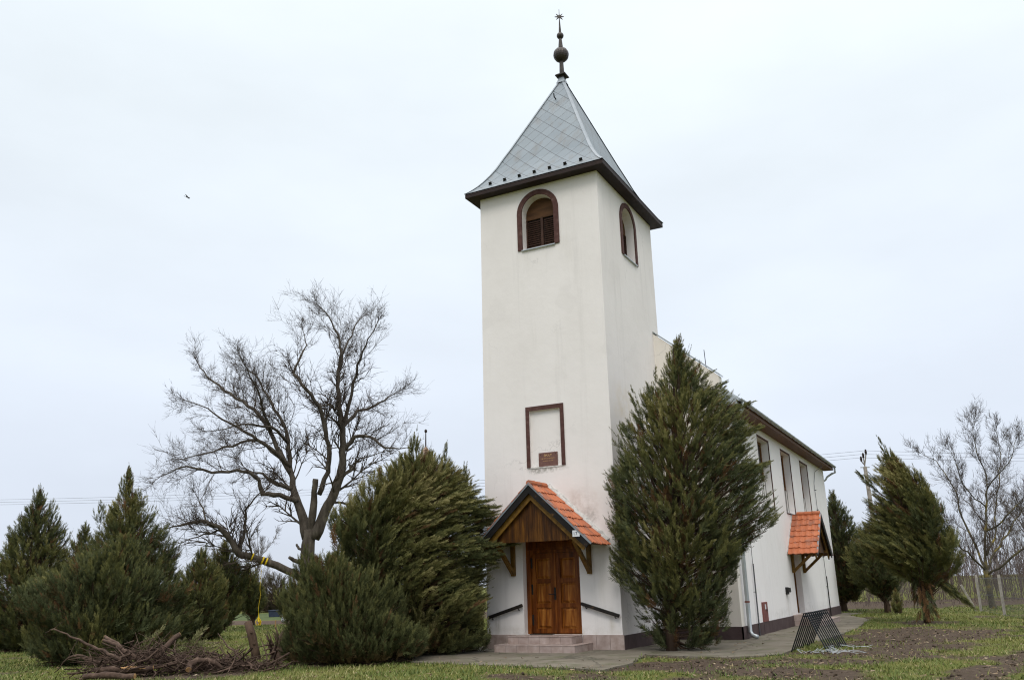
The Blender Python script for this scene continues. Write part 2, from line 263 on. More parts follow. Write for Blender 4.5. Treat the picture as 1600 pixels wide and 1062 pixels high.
# ------------------------------------------------------------------ mesh helpers
def offset_of(o):
    v = Vector((0, 0, 0))
    while o is not None: v += o.location; o = o.parent
    return v
class MB:
    def __init__(s): s.v = []; s.f = []; s.t = []; s.tv = 0.
    def add(s, vs, fs, tint=None):
        n = len(s.v); s.v += [tuple(v) for v in vs]
        for f in fs: s.f.append(tuple(i+n for i in f)); s.t.append(s.tv if tint is None else tint)
    def box(s, x0, x1, y0, y1, z0, z1, tint=None):
        s.add([(x0,y0,z0),(x1,y0,z0),(x1,y1,z0),(x0,y1,z0),(x0,y0,z1),(x1,y0,z1),(x1,y1,z1),(x0,y1,z1)],
              [(0,3,2,1),(4,5,6,7),(0,1,5,4),(1,2,6,5),(2,3,7,6),(3,0,4,7)], tint)
    def beam(s, a, b, w, h, upv=(0, 0, 1)):
        a, b = Vector(a), Vector(b); d = (b-a).normalized(); u = Vector(upv); r = d.cross(u).normalized(); u = r.cross(d)
        vs = [p + r*sx*w/2 + u*sz*h/2 for p in (a, b) for sx, sz in ((-1,-1),(1,-1),(1,1),(-1,1))]
        s.add(vs, [(3,2,1,0),(4,5,6,7),(0,1,5,4),(1,2,6,5),(2,3,7,6),(3,0,4,7)])
    def tube(s, pts, rad, k=6, cap=True):
        pts = [Vector(p) for p in pts]; n = len(pts)
        if not hasattr(rad, '__len__'): rad = [rad]*n
        base = len(s.v); ref = None
        for i, p in enumerate(pts):
            d = (pts[min(i+1, n-1)] - pts[max(i-1, 0)]).normalized()
            if ref is None: ref = d.cross(Vector((0, 0, 1)) if abs(d.z) < .9 else Vector((1, 0, 0))).normalized()
            ref = (ref - d*ref.dot(d)).normalized(); q = d.cross(ref)
            for j in range(k):
                a = 2*math.pi*j/k; s.v.append(tuple(p + (ref*math.cos(a) + q*math.sin(a))*rad[i]))
        for i in range(n-1):
            for j in range(k):
                a = base+i*k+j; b = base+i*k+(j+1) % k; s.f.append((a, b, b+k, a+k)); s.t.append(s.tv)
        if cap:
            s.f.append(tuple(base+j for j in reversed(range(k)))); s.t.append(s.tv)
            s.f.append(tuple(base+(n-1)*k+j for j in range(k))); s.t.append(s.tv)
    def lathe(s, c, prof, k=16):
        base = len(s.v)
        for r_, z in prof:
            for j in range(k): a = 2*math.pi*j/k; s.v.append((c[0]+r_*math.cos(a), c[1]+r_*math.sin(a), z))
        for i in range(len(prof)-1):
            for j in range(k):
                a = base+i*k+j; b = base+i*k+(j+1) % k; s.f.append((a, b, b+k, a+k)); s.t.append(s.tv)
        s.f.append(tuple(base+j for j in reversed(range(k)))); s.t.append(0.); s.f.append(tuple(base+(len(prof)-1)*k+j for j in range(k))); s.t.append(0.)
    def prism(s, poly, fmap, d0, d1, tint=None):
        """poly in 2-D, fmap(u, v, depth) -> 3-D"""
        n = len(poly); A = [fmap(u, v, d0) for u, v in poly]; B = [fmap(u, v, d1) for u, v in poly]
        tr = geometry.tessellate_polygon([[Vector((u, v, 0)) for u, v in poly]])
        fs = [tuple(t) for t in tr] + [tuple(i+n for i in reversed(t)) for t in tr] + [(i, (i+1) % n, (i+1) % n+n, i+n) for i in range(n)]
        s.add(A+B, fs, tint)
    def panel(s, outer, holes, fmap, depth):
        """front face with holes at depth 0 and reveals going in to the given depths"""
        loops = [outer]+[h for h in holes]; flat = [q for lp in loops for q in lp]
        tr = geometry.tessellate_polygon([[Vector((u, v, 0)) for u, v in lp] for lp in loops])
        s.add([fmap(u, v, 0) for u, v in flat], [tuple(t) for t in tr])
        for h, dp in zip(holes, depth):
            n = len(h); s.add([fmap(u, v, 0) for u, v in h]+[fmap(u, v, dp) for u, v in h], [(i, (i+1) % n, (i+1) % n+n, i+n) for i in range(n)])
    def xf(s, M): s.v = [tuple(M @ Vector(v)) for v in s.v]; return s
    def build(s, name, mat, parent=None, loc=None, smooth=False, bevel=0, fix=True):
        me = bpy.data.meshes.new(name); off = offset_of(parent) if parent else Vector((0, 0, 0))
        if loc: off = off + Vector(loc)
        me.from_pydata([tuple(Vector(v)-off) for v in s.v], [], s.f); me.materials.append(mat)
        if any(s.t): a = me.attributes.new('tint', 'FLOAT', 'FACE'); a.data.foreach_set('value', s.t)
        if fix:
            import bmesh
            b = bmesh.new(); b.from_mesh(me); bmesh.ops.recalc_face_normals(b, faces=b.faces); b.to_mesh(me); b.free()
        if smooth: me.polygons.foreach_set('use_smooth', [True]*len(me.polygons))
        o = bpy.data.objects.new(name, me); COL.objects.link(o)
        if loc: o.location = loc
        if parent: o.parent = parent
        if bevel:
            md = o.modifiers.new('bevel', 'BEVEL'); md.width = bevel; md.segments = 2; md.limit_method = 'ANGLE'
        return o
def tag(o, label, cat, group=None):
    o['label'] = label; o['category'] = cat
    if group: o['group'] = group
    return o
def thing(name, label, cat, loc=(0, 0, 0), group=None):
    o = bpy.data.objects.new(name, None); o.empty_display_size = .3; COL.objects.link(o); o.location = loc
    return tag(o, label, cat, group)
def part(name, parent):
    o = bpy.data.objects.new(name, None); o.empty_display_size = .2; COL.objects.link(o); o.parent = parent; return o
def kind(o, k): o['kind'] = k; return o
def arch(cx, hw, z0, zs, n=14, grow=0.):
    r_ = hw
    return [(cx-hw, z0), (cx+hw, z0)] + [(cx+r_*math.cos(a), zs+r_*math.sin(a)) for a in [math.pi*i/n for i in range(n+1)]]
def text_mesh(name, lines, mat, parent, fmap, font_scale=1.):
    """lines: (text, u_center, v_base, size, stretch) laid on a plane, thin raised letters as one mesh"""
    mb = MB()
    for txt, uc, vb, size, sx in lines:
        cu = bpy.data.curves.new('lettering', 'FONT'); cu.body = txt; cu.size = size; cu.align_x = 'CENTER'; cu.resolution_u = 2
        ob = bpy.data.objects.new('lettering', cu); COL.objects.link(ob)
        bpy.context.view_layer.update()
        me = ob.evaluated_get(bpy.context.evaluated_depsgraph_get()).to_mesh()
        vs_ = [(v.co.x*sx+uc, v.co.y+vb) for v in me.vertices]; n = len(vs_)
        fs = [tuple(p.vertices) for p in me.polygons]
        mb.add([fmap(u, v, .004) for u, v in vs_], fs)
        ob.to_mesh_clear(); bpy.data.objects.remove(ob); bpy.data.curves.remove(cu)
    return mb.build(name, mat, parent, fix=False)

# ------------------------------------------------------------------ church
W, D, H = 4.0, 4.82, 13.60
NX0, NX1, NY, NL, NH = -2.02, 6.02, 4.28, 23.86, 6.87
church = thing('church', 'white plastered church with tall square bell tower, grey metal spire roof and long nave', 'church', (0, 0, 0))
front = lambda u, v, d: (u, d, v)                 # tower front, depth goes +y
right = lambda u, v, d: (W-d, u, v)               # tower right face, depth goes -x
side = lambda u, v, d: (NX1-d, u, v)              # nave right wall

mb = MB()
door_hole = [(1.17, .39), (2.87, .39), (2.87, 2.9), (1.17, 2.9)]
niche = [(1.51, 4.87), (2.49, 4.87), (2.49, 6.5), (1.51, 6.5)]
bf = arch(2.01, .54, 11.5, 12.69); br = arch(2.49, .56, 11.5, 12.69)
mb.panel([(0, 0), (W, 0), (W, H), (0, H)], [door_hole, niche, bf], front, [.3, .07, .36])
mb.panel([(0, 0), (D, 0), (D, H), (0, H)], [br], right, [.36])
mb.add([(0, 0, 0), (0, D, 0), (0, D, H), (0, 0, H)], [(0, 1, 2, 3)]); mb.add([(0, D, 0), (W, D, 0), (W, D, H), (0, D, H)], [(0, 1, 2, 3)])
mb.add([front(u, v, .07) for u, v in niche], [(0, 1, 2, 3)])
mb.build('tower_wall', TOWER_PL, church, fix=False)

# plinth of the tower: pink stone tiles
mb = MB(); rnd = random.Random(3)
def tiles_strip(mb, fmap, u0, u1, v0, v1, w, d0, d1, gap=.008):
    n = max(1, round((u1-u0)/w)); w = (u1-u0)/n
    for i in range(n):
        a, b = u0+i*w+gap/2, u0+(i+1)*w-gap/2
        mb.prism([(a, v0), (b, v0), (b, v1), (a, v1)], fmap, d0, d1, rnd.random())
tiles_strip(mb, front, -.045, .9, 0, .385, .33, -.045, 0); mb.build('tower_plinth', STEPT, church)
mb = MB(); tiles_strip(mb, front, 2.9, 4.045, 0, .385, .38, -.045, 0); mb.build('tower_plinth', STEPT, church)
mb = MB(); mb.prism([(0, 0), (NY, 0), (NY, .37), (0, .37)], right, -.04, 0); mb.build('tower_plinth', PLINTH, church)

# entrance steps
st = part('entrance_steps', church)
mb = MB()
mb.box(.90, 3.16, -1.19, -.045, 0, .185); mb.box(1.06, 2.88, -.74, -.045, .185, .375); mb.box(1.175, 2.865, -.045, .30, .2, .375)
mb.build('step_core', GROUT, st)
mb = MB()
fy = lambda y: (lambda u, v, d: (u, y+d, v)); fx = lambda x: (lambda u, v, d: (x+d, u, v)); fz = lambda z: (lambda u, v, d: (u, v, z+d))
tiles_strip(mb, fy(-1.19), .885, 3.175, 0, .185, .31, -.012, 0); tiles_strip(mb, fx(3.16), -1.19, -.05, 0, .185, .31, 0, .012); tiles_strip(mb, fx(.90), -1.19, -.05, 0, .185, .31, -.012, 0)
tiles_strip(mb, fy(-.74), 1.048, 2.892, .2, .375, .31, -.012, 0); tiles_strip(mb, fx(2.88), -.74, -.05, .2, .375, .31, 0, .012); tiles_strip(mb, fx(1.06), -.74, -.05, .2, .375, .31, -.012, 0)
tiles_strip(mb, fz(.185), .875, 3.185, -1.21, -.745, .31, 0, .014); tiles_strip(mb, fz(.185), 2.895, 3.185, -.74, -.05, .3, 0, .014); tiles_strip(mb, fz(.185), .875, 1.045, -.74, -.05, .3, 0, .014)
tiles_strip(mb, fz(.375), 1.035, 2.905, -.765, -.35, .31, 0, .014); tiles_strip(mb, fz(.375), 1.035, 2.905, -.345, -.05, .31, 0, .014); tiles_strip(mb, fz(.375), 1.18, 2.86, -.045, .29, .31, 0, .014)
mb.build('step_tile', STEPT, st, bevel=.004)

# front door
fd = part('front_door', church)
mb = MB()
def rounded_top(x0, x1, z0, z1, r_, n=7):
    return [(x0, z0), (x1, z0), (x1, z1-r_)] + [(x1-r_+r_*math.cos(a), z1-r_+r_*math.sin(a)) for a in [math.pi/2*i/n for i in range(n+1)]][1:] + [(x0+r_-r_*math.sin(a), z1-r_+r_*math.cos(a)) for a in [math.pi/2*i/n for i in range(n+1)]]
opening = rounded_top(1.30, 2.76, .40, 2.52, .17)
mb.panel([(1.17, .39), (2.87, .39), (2.87, 2.9), (1.17, 2.9)], [opening], lambda u, v, d: front(u, v, .2+d), [.10])
mb.build('door_frame', DOOR_W, fd, fix=False)
mb = MB(); mb.box(1.22, 2.84, .165, .199, 2.60, 2.86); mb.box(1.28, 2.78, .15, .164, 2.66, 2.80); mb.build('lintel_board', DOOR_W, fd, bevel=.008)
for x0, x1 in ((1.31, 2.01), (2.05, 2.75)):
    lf = MB(); lf.panel([(x0, .41), (x1, .41), (x1, 2.515), (x0, 2.515)], [[(x0+.13, a), (x1-.12, a), (x1-.12, b), (x0+.13, b)] for a, b in ((.53, 1.07), (1.18, 1.72), (1.83, 2.38))], lambda u, v, d: front(u, v, .245+d), [.052]*3)
    leaf = lf.build('door_leaf', DOOR_W, fd, fix=False)
    for a, b in ((.53, 1.07), (1.18, 1.72), (1.83, 2.38)):
        q = MB(); X0, X1 = x0+.13, x1-.12
        q.add([front(X0, a, .288), front(X1, a, .288), front(X1, b, .288), front(X0, b, .288), front(X0+.025, a+.025, .286), front(X1-.025, a+.025, .286), front(X1-.025, b-.025, .286), front(X0+.025, b-.025, .286),
               front(X0+.075, a+.075, .258), front(X1-.075, a+.075, .258), front(X1-.075, b-.075, .258), front(X0+.075, b-.075, .258)],
              [(0, 1, 5, 4), (1, 2, 6, 5), (2, 3, 7, 6), (3, 0, 4, 7), (4, 5, 9, 8), (5, 6, 10, 9), (6, 7, 11, 10), (7, 4, 8, 11), (8, 9, 10, 11)])
        q.build('door_panel', DOOR_P, leaf, fix=False)
mb = MB(); mb.box(1.995, 2.065, .215, .25, .41, 2.515); mb.build('meeting_strip', DOOR_W, fd, bevel=.008)
mb = MB(); mb.box(2.00, 2.055, .20, .214, 1.28, 1.60); mb.tube([(2.03, .205, 1.42), (2.03, .14, 1.42), (1.99, .135, 1.42), (1.86, .14, 1.43)], .014, 6); mb.build('door_handle', IRON, fd)
for z in (.62, 1.42, 2.12):
    mb = MB(); mb.tube([(1.315, .235, z), (1.315, .235, z+.27)], .018, 8); mb.box(1.30, 1.345, .24, .249, z, z+.27); mb.build('hinge', IRON, fd)
tag(MB.build((lambda q: (q.box(1.33, 2.0, -.03, .16, .39, .405), q)[1])(MB()), 'doormat', MAT_F, None, (1.66, .06, .39), bevel=.004), 'thin dark doormat lying on the top step at the front door', 'doormat')

# niche frame and plaque
mb = MB(); mb.prism([(1.40, 4.87), (1.51, 4.87), (1.51, 6.50), (2.49, 6.50), (2.49, 4.87), (2.60, 4.87), (2.60, 6.62), (1.40, 6.62)], front, -.03, 0)
mb.build('niche_frame', BROWN_PAINT, church)
mb = MB(); mb.box(1.42, 2.52, -.012, -.001, 4.835, 4.872); mb.build('niche_sill', MORTAR, church)
mb = MB(); mb.prism([(1.75, 4.88), (2.335, 4.88), (2.335, 5.27), (1.75, 5.27)], front, .035, .069)
plq = mb.build('memorial_plaque', PLAQUE, church, bevel=.003)
fpl = lambda u, v, d: front(u, v, .035-d)
text_mesh('lettering', [('ÉPÜLT', 2.04, 5.155, .085, 1.05), ('1 iiii hHl ll nnii ihí Il i', 2.04, 5.082, .052, 1.05), ('uı nıım iu ııu ın ııı', 2.04, 5.02, .045, 1.05)], GOLD, plq, fpl)
for x in (1.82, 2.28):
    mb = MB(); mb.tube([(x, .034, 5.215), (x, .028, 5.215)], .012, 8); mb.build('screw', IRON, plq)

# belfry windows
def belfry(fmap, cx, hw):
    bw = part('belfry_window', church)
    ho = hw+.16; zs = 12.69
    o = arch(cx, ho, 11.49, zs, 20); i_ = arch(cx, hw, 11.49, zs, 20)
    ring = [o[1]]+o[2:]+[o[0]]+[i_[0]]+list(reversed(i_[2:]))+[i_[1]]
    mb = MB(); mb.prism(ring, fmap, -.035, .004); mb.build('surround', BROWN_PAINT, bw)
    mb = MB(); mb.prism([(cx-hw-.02, 11.46), (cx+hw+.02, 11.46), (cx+hw+.02, 11.49), (cx-hw-.02, 11.49)], fmap, -.06, .33); mb.build('sill', GALV, bw)
    arc = [(cx+hw*math.cos(a), zs+hw*math.sin(a)) for a in [math.pi*k/14 for k in range(15)]]
    mb = MB(); mb.prism(arc+[(cx-hw, zs-.12), (cx+hw, zs-.12)], fmap, .29, .33); mb.build('arch_board', ARCHBOARD, bw)
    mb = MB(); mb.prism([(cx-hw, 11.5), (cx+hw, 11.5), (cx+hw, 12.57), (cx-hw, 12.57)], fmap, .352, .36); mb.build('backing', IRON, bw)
    for a, b in ((cx-hw, cx-.035), (cx+.035, cx+hw)):
        lo = MB()
        for k in range(15):
            z = 11.52+k*.068
            P_ = [fmap(a+.03, z, .30), fmap(b-.03, z, .30), fmap(b-.03, z+.05, .345), fmap(a+.03, z+.05, .345), fmap(a+.03, z+.014, .298), fmap(b-.03, z+.014, .298), fmap(b-.03, z+.062, .343), fmap(a+.03, z+.062, .343)]
            lo.add(P_, [(0, 1, 2, 3), (4, 5, 6, 7), (0, 1, 5, 4), (1, 2, 6, 5), (2, 3, 7, 6), (3, 0, 4, 7)])
        lo.build('louvre', LOUVRE, bw)
    mb = MB()
    for a, b in ((cx-hw, cx-hw+.04), (cx-.04, cx+.04), (cx+hw-.04, cx+hw)): mb.prism([(a, 11.5), (b, 11.5), (b, 12.57), (a, 12.57)], fmap, .27, .35)
    mb.build('louvre_frame', LOUVRE, bw)
belfry(front, 2.01, .54); belfry(right, 2.49, .56)

# tower roof
EO, EZ = .364, 13.68; cxT, cyT, AZ = W/2, D/2, 18.70
def ring_at(t, z): 
    hx, hy = (W/2+EO)*(1-t), (D/2+EO)*(1-t); return [(cxT-hx, cyT-hy, z), (cxT+hx, cyT-hy, z), (cxT+hx, cyT+hy, z), (cxT-hx, cyT+hy, z)]
levels = [(0, EZ), (.06, 13.83), (.112, 13.985), (.17, 14.19), (.24, 14.475), (.30, 14.76), (.36, 15.10), (.458, 15.63), (1-.03, AZ-.15)]
me = bpy.data.meshes.new('tower_roof'); vs_ = []; fs_ = []; uvs = []
rings = [ring_at(*q) for q in levels]
for s_ in range(4):
    slope = 0.
    for k in range(len(levels)-1):
        a, b = Vector(rings[k][s_]), Vector(rings[k][(s_+1) % 4]); c, d = Vector(rings[k+1][(s_+1) % 4]), Vector(rings[k+1][s_])
        ds = ((c+d)/2-(a+b)/2).length; la, lc = (b-a).length/2, (c-d).length/2
        n = len(vs_); vs_ += [tuple(x) for x in (a, b, c, d)]; fs_.append((n, n+1, n+2, n+3)); uvs += [(-la, slope), (la, slope), (lc, slope+ds), (-lc, slope+ds)]; slope += ds
n = len(vs_); vs_ += [tuple(x) for x in rings[-1]]; fs_.append((n, n+1, n+2, n+3)); uvs += [(0, 0)]*4
me.from_pydata(vs_, [], fs_); me.materials.append(ROOFT); ul = me.uv_layers.new(name='slope')
for i, q in enumerate(uvs): ul.data[i].uv = q
troof = bpy.data.objects.new('tower_roof', me); COL.objects.link(troof); troof.parent = church
mb = MB()
for s_ in range(4):
    pts = [Vector(r_[s_]) for r_ in rings]; c0 = Vector((cxT, cyT, 0))
    for k in range(len(pts)-1):
        o = (Vector((pts[k].x, pts[k].y, 0))-c0); nrm = (Vector((o.x, o.y, o.length*.6))).normalized(); t = o.cross(Vector((0, 0, 1))).normalized()
        d0, d1 = pts[k]+nrm*.02, pts[k+1]+nrm*.02; q = .058
        for sg in (-1, 1):
            dn = (o.normalized()*-.45)
            mb.add([d0, d0+(t*sg+dn*1)*q-nrm*.012, d1+(t*sg+dn)*q-nrm*.012, d1], [(0, 1, 2, 3)])
mb.build('hip_cap', GREY_STRIP, troof, fix=False)
mb = MB(); mb.lathe((cxT, cyT), [(.30, AZ-.42), (.20, AZ-.2), (.13, AZ-.02), (.10, AZ+.02)], 4)
mb = MB()
top = [(h_, z) for h_, z in ((.175, AZ-.26), (.125, AZ-.12), (.09, AZ))]
for k in range(2):
    (h0, z0), (h1, z1) = top[k], top[k+1]
    A = [(cxT-h0*.9, cyT-h0, z0), (cxT+h0*.9, cyT-h0, z0), (cxT+h0*.9, cyT+h0, z0), (cxT-h0*.9, cyT+h0, z0)]; B = [(cxT-h1*.9, cyT-h1, z1), (cxT+h1*.9, cyT-h1, z1), (cxT+h1*.9, cyT+h1, z1), (cxT-h1*.9, cyT+h1, z1)]
    mb.add(A+B, [(i, (i+1) % 4, (i+1) % 4+4, i+4) for i in range(4)])
mb.build('roof_cap', GREY_STRIP, troof)
def on_slope(s_, u, t):
    a = Vector(ring_at(t, np.interp(t, [q[0] for q in levels], [q[1] for q in levels]))[s_]); b = Vector(ring_at(t, a.z)[(s_+1) % 4]); return a.lerp(b, u)
for s_, us in ((0, [.135+.122*k for k in range(7)]), (1, [.12+.125*k for k in range(7)])):
    for u in us:
        p0 = on_slope(s_, u, .095); mb = MB(); nrm = Vector((0, -.55, .83)) if s_ == 0 else Vector((.55, 0, .83)); al = Vector((1, 0, 0)) if s_ == 0 else Vector((0, 1, 0))
        k_ = 1. if s_ == 0 else .55; mb.beam(p0-al*.05, p0+al*.05, .10, .02, nrm); mb.beam(p0-al*.05+nrm*.045*k_, p0+al*.05+nrm*.045*k_, .015, .075*k_, nrm); mb.build('snow_guard', IRON, troof)
mb = MB(); sp = on_slope(0, .46, .80); mb.tube([sp, sp+Vector((0, -.12, .02)), sp+Vector((0, -.14, .14))], .022, 6); mb.build('roof_hook', IRON, troof)
# eaves
mb = MB(); O = EO
mb.box(-O+.01, W+O-.01, -O+.01, 0, 13.53, 13.655); mb.box(-O+.01, W+O-.01, D, D+O-.01, 13.53, 13.655); mb.box(-O+.01, 0, 0, D, 13.53, 13.655); mb.box(W, W+O-.01, 0, D, 13.53, 13.655)
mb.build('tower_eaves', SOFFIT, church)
# finial
fin = part('finial', church); c = (cxT, cyT)
mb = MB(); mb.box(cxT-.19, cxT+.19, cyT-.19, cyT+.19, 18.74, 18.77); mb.box(cxT-.16, cxT+.16, cyT-.16, cyT+.16, 18.77, 18.80); mb.box(cxT-.1, cxT+.1, cyT-.1, cyT+.1, 18.66, 18.74); mb.build('finial_collar', BRONZE, fin)
mb = MB(); mb.lathe(c, [(.09, 18.80), (.075, 19.2), (.07, 19.35), (.07, 19.9), (.085, 19.92), (.06, 20.2), (.05, 20.3), (.05, 20.46), (.05, 20.5), (.012, 21.15), (.008, 21.5)], 10); mb.build('finial_spike', BRONZE, fin, smooth=False)
def ball(mb, z, r_, ribs=12):
    k = ribs*3; prof = [(math.sin(math.pi*i/12), math.cos(math.pi*i/12)) for i in range(13)]; base = len(mb.v)
    for s_, c_ in prof:
        for j in range(k): a = 2*math.pi*j/k; rr = r_*(1-.05*(j % 3 == 0)); mb.v.append((cxT+rr*s_*math.cos(a), cyT+rr*s_*math.sin(a), z-c_*r_*1.02))
    for i in range(12):
        for j in range(k): a = base+i*k+j; b = base+i*k+(j+1) % k; mb.f.append((a, b, b+k, a+k)); mb.t.append(0.)
mb = MB(); ball(mb, 19.62, .275); mb.build('finial_ball', BRONZE, fin)
mb = MB(); ball(mb, 20.40, .125); mb.build('finial_ball', BRONZE, fin)
mb = MB(); star = []
for k in range(16): a = math.pi*k/8; r_ = (.165 if k % 2 == 0 else .05); star.append((r_*math.sin(a), r_*math.cos(a)))
Vr = Vector((RH[0], RH[1], 0))
mb.prism(star, lambda u, v, d: tuple(Vector((cxT, cyT, 21.19)) + Vr*u + Vector((0, 0, 1))*v + Vector((FH[0], FH[1], 0))*d), -.02, .02); mb.build('finial_star', BRONZE, fin)

# nave
mb = MB()
wins = [(9.0, 10.88), (13.08, 14.98), (17.18, 19.07)]
holes = [[(a, 4.15), (b, 4.15), (b, 6.58), (a, 6.58)] for a, b in wins]
sdoor = [(13.05, .39), (14.6, .39), (14.6, 2.62), (13.05, 2.62)]
mb.panel([(NY, 0), (NL, 0), (NL, NH), (NY, NH)], holes+[sdoor], side, [.34]*3+[.34])
mb.add([(NX0, NY, 0), (NX0, NL, 0), (NX0, NL, NH), (NX0, NY, NH)], [(0, 1, 2, 3)])
cxN = (NX0+NX1)/2; RS = .83
mb.add([(NX0, NL, 0), (NX1, NL, 0), (NX1, NL, NH), (NX1, NL, 7.45), (cxN, NL, 7.45+RS*(NX1-cxN)), (NX0, NL, 7.45), (NX0, NL, NH)], [(0, 1, 2, 3, 4, 5, 6)])
mb.build('nave_wall', NAVE_PL, church, fix=False)
mb = MB(); gz = 7.83; ridge = gz+RS*(NX1-cxN)
gp = [(NX0, 0), (NX1, 0), (NX1, gz), (cxN, ridge), (NX0, gz)]
mb.prism([(NX0-.002, 0), (NX1+.002, 0), (NX1+.002, gz), (cxN, ridge), (NX0-.002, gz)], lambda u, v, d: (u, NY+d, v), -.003, .36); mb.build('gable_wall', GABLE_PL, church)
mb = MB()
for sg in (-1, 1):
    a = Vector((cxN+sg*(NX1-cxN+.05), 0, gz+.02)); b = Vector((cxN, 0, ridge+.06))
    for y0 in (NY-.03,):
        mb.add([(a.x, y0, a.z-.02), (b.x, y0, b.z-.02), (b.x, y0, b.z+.02), (a.x, y0, a.z+.02), (a.x, y0+.43, a.z-.02), (b.x, y0+.43, b.z-.02), (b.x, y0+.43, b.z+.02), (a.x, y0+.43, a.z+.02)], [(0, 1, 2, 3), (7, 6, 5, 4), (0, 4, 5, 1), (3, 2, 6, 7), (0, 3, 7, 4), (1, 5, 6, 2)])
mb.build('gable_coping', GALV, church)
mb = MB(); mb.box(4.002, NX1+.04, NY-.045, NY-.003, 0, .37); mb.box(NX1, NX1+.04, NY-.045, 11.95, 0, .37); mb.box(NX1, NX1+.04, 15.85, NL+.04, 0, .37); mb.box(NX1+.0405, NX1+.046, 7.0, 7.1, 0, .372)
mb.build('nave_plinth', PLINTH, church)
GX = 6.50; ez = 7.02
rf = MB()
for sg in (-1, 1):
    e = Vector((cxN+sg*(GX-cxN), 0, ez+.04)); r_ = Vector((cxN, 0, ez+.04+RS*(GX-cxN)))
    for y0, y1 in ((NY+.36, NL+.30),):
        n_ = Vector((sg*RS, 0, 1)).normalized()*.06
        A = [(e.x, y0, e.z), (r_.x, y0, r_.z), (r_.x, y1, r_.z), (e.x, y1, e.z)]; B = [(q[0]+n_.x*(0 if i in (1, 2) else 1), q[1], q[2]+n_.z) for i, q in enumerate(A)]
        rf.add(A+B, [(0, 1, 2, 3), (7, 6, 5, 4), (0, 4, 5, 1), (2, 6, 7, 3), (0, 3, 7, 4)])
nroof = rf.build('nave_roof', GALV, church)
mb = MB(); mb.box(NX1, GX-.02, NY+.36, NL+.28, 6.87, 6.90); mb.box(GX-.05, GX-.02, NY+.36, NL+.28, 6.90, 7.05); mb.box(NX0-.46, NX0, NY+.36, NL+.28, 6.87, 6.90); mb.build('eave_boards', EAVE_WOOD, church)
mb = MB(); mb.prism([(NX1+.003, 6.90), (GX-.02, 6.90), (GX-.02, 7.08), (NX1+.003, 7.52)], lambda u, v, d: (u, NY+.10+d, v), 0, .26); mb.build('eave_end_plate', GALV, church)
mb = MB(); gpts = []
for k in range(8): a = math.pi+math.pi*k/7; gpts.append((.075*math.cos(a), .075*math.sin(a)))
outer = gpts; inner = [(x*.9, y*.9) for x, y in reversed(gpts)]
mb.prism(outer+inner, lambda u, v, d: (GX+.065+u, NY+.10+d, 7.05+v), 0, NL+.30-NY-.10)
mb.build('gutter', GALV, church)
for k in range(24):
    y = NY+.5+k*.82; mb = MB()
    mb.tube([(GX+.065+.082*math.cos(a), y, 7.05+.082*math.sin(a)) for a in [math.pi+math.pi*j/6 for j in range(7)]], .009, 4); mb.build('gutter_bracket', GALV, church)
dy = 4.72
mb = MB(); mb.tube([(GX+.065, dy, 6.99), (GX+.065, dy, 6.78), (GX-.02, dy, 6.66), (NX1+.22, dy, 6.45), (NX1+.12, dy, 6.30), (NX1+.12, dy, 1.0), (NX1+.12, dy, .22), (NX1+.2, dy-.06, .11), (NX1+.36, dy-.2, .08)], .062, 14)
dp = mb.build('downspout', GALV, church, smooth=True)
mb = MB(); mb.tube([(NX1+.12, dy, 1.02), (NX1+.12, dy, 1.07)], .07, 14); mb.tube([(NX1+.03, dy, 1.045), (NX1+.12, dy, 1.045)], .012, 6); mb.build('pipe_collar', RUSTBOX, dp)
mb = MB(); mb.tube([(GX+.065, NL+.2, 7.0), (GX+.065, NL+.2, 6.75), (GX-.1, NL+.2, 6.7), (NX1+.15, NL+.12, 6.55), (NX1+.05, NL+.1, 6.4), (NX1-.1, NL+.1, 6.3), (NX1-.1, NL+.1, .2)], .05, 12); mb.build('downspout', GALV, church, smooth=True)

for a, b in wins:
    w = part('nave_window', church)
    mb = MB(); mb.panel([(a-.06, 4.09), (b+.06, 4.09), (b+.06, 6.64), (a-.06, 6.64)], [[(a+.001, 4.151), (b-.001, 4.151), (b-.001, 6.579), (a+.001, 6.579)]], lambda u, v, d: side(u, v, -.004+d), [.03]); mb.build('painted_border', BROWN_PAINT, w, fix=False)
    mb = MB(); mb.panel([(a, 5.15), (b, 5.15), (b, 6.58), (a, 6.58)], [[(a+.10, 5.25), ((a+b)/2-.06, 5.25), ((a+b)/2-.06, 6.48), (a+.10, 6.48)], [((a+b)/2+.06, 5.25), (b-.10, 5.25), (b-.10, 6.48), ((a+b)/2+.06, 6.48)]], lambda u, v, d: side(u, v, .275+d), [.04, .04])
    mb.build('window_frame', WIN_W, w, fix=False)
    mb = MB(); mb.box(NX1-.32, NX1-.315, a+.02, b-.02, 5.2, 6.55); mb.build('pane', GLASS, w)
    mb = MB(); mb.box(NX1-.335, NX1-.29, a, b, 4.15, 5.149); mb.build('lower_panel', REVEAL_PL, w)
    mb = MB()
    for k in range(5): y = a+.2+k*(b-a-.4)/4; mb.tube([(NX1-.22, y, 4.16), (NX1-.22, y, 5.15)], .011, 5)
    mb.build('window_bars', IRON, w)
    mb = MB(); mb.box(NX1-.26, NX1+.05, a+.01, b-.01, 4.12, 4.148); mb.build('sill', GALV, w)

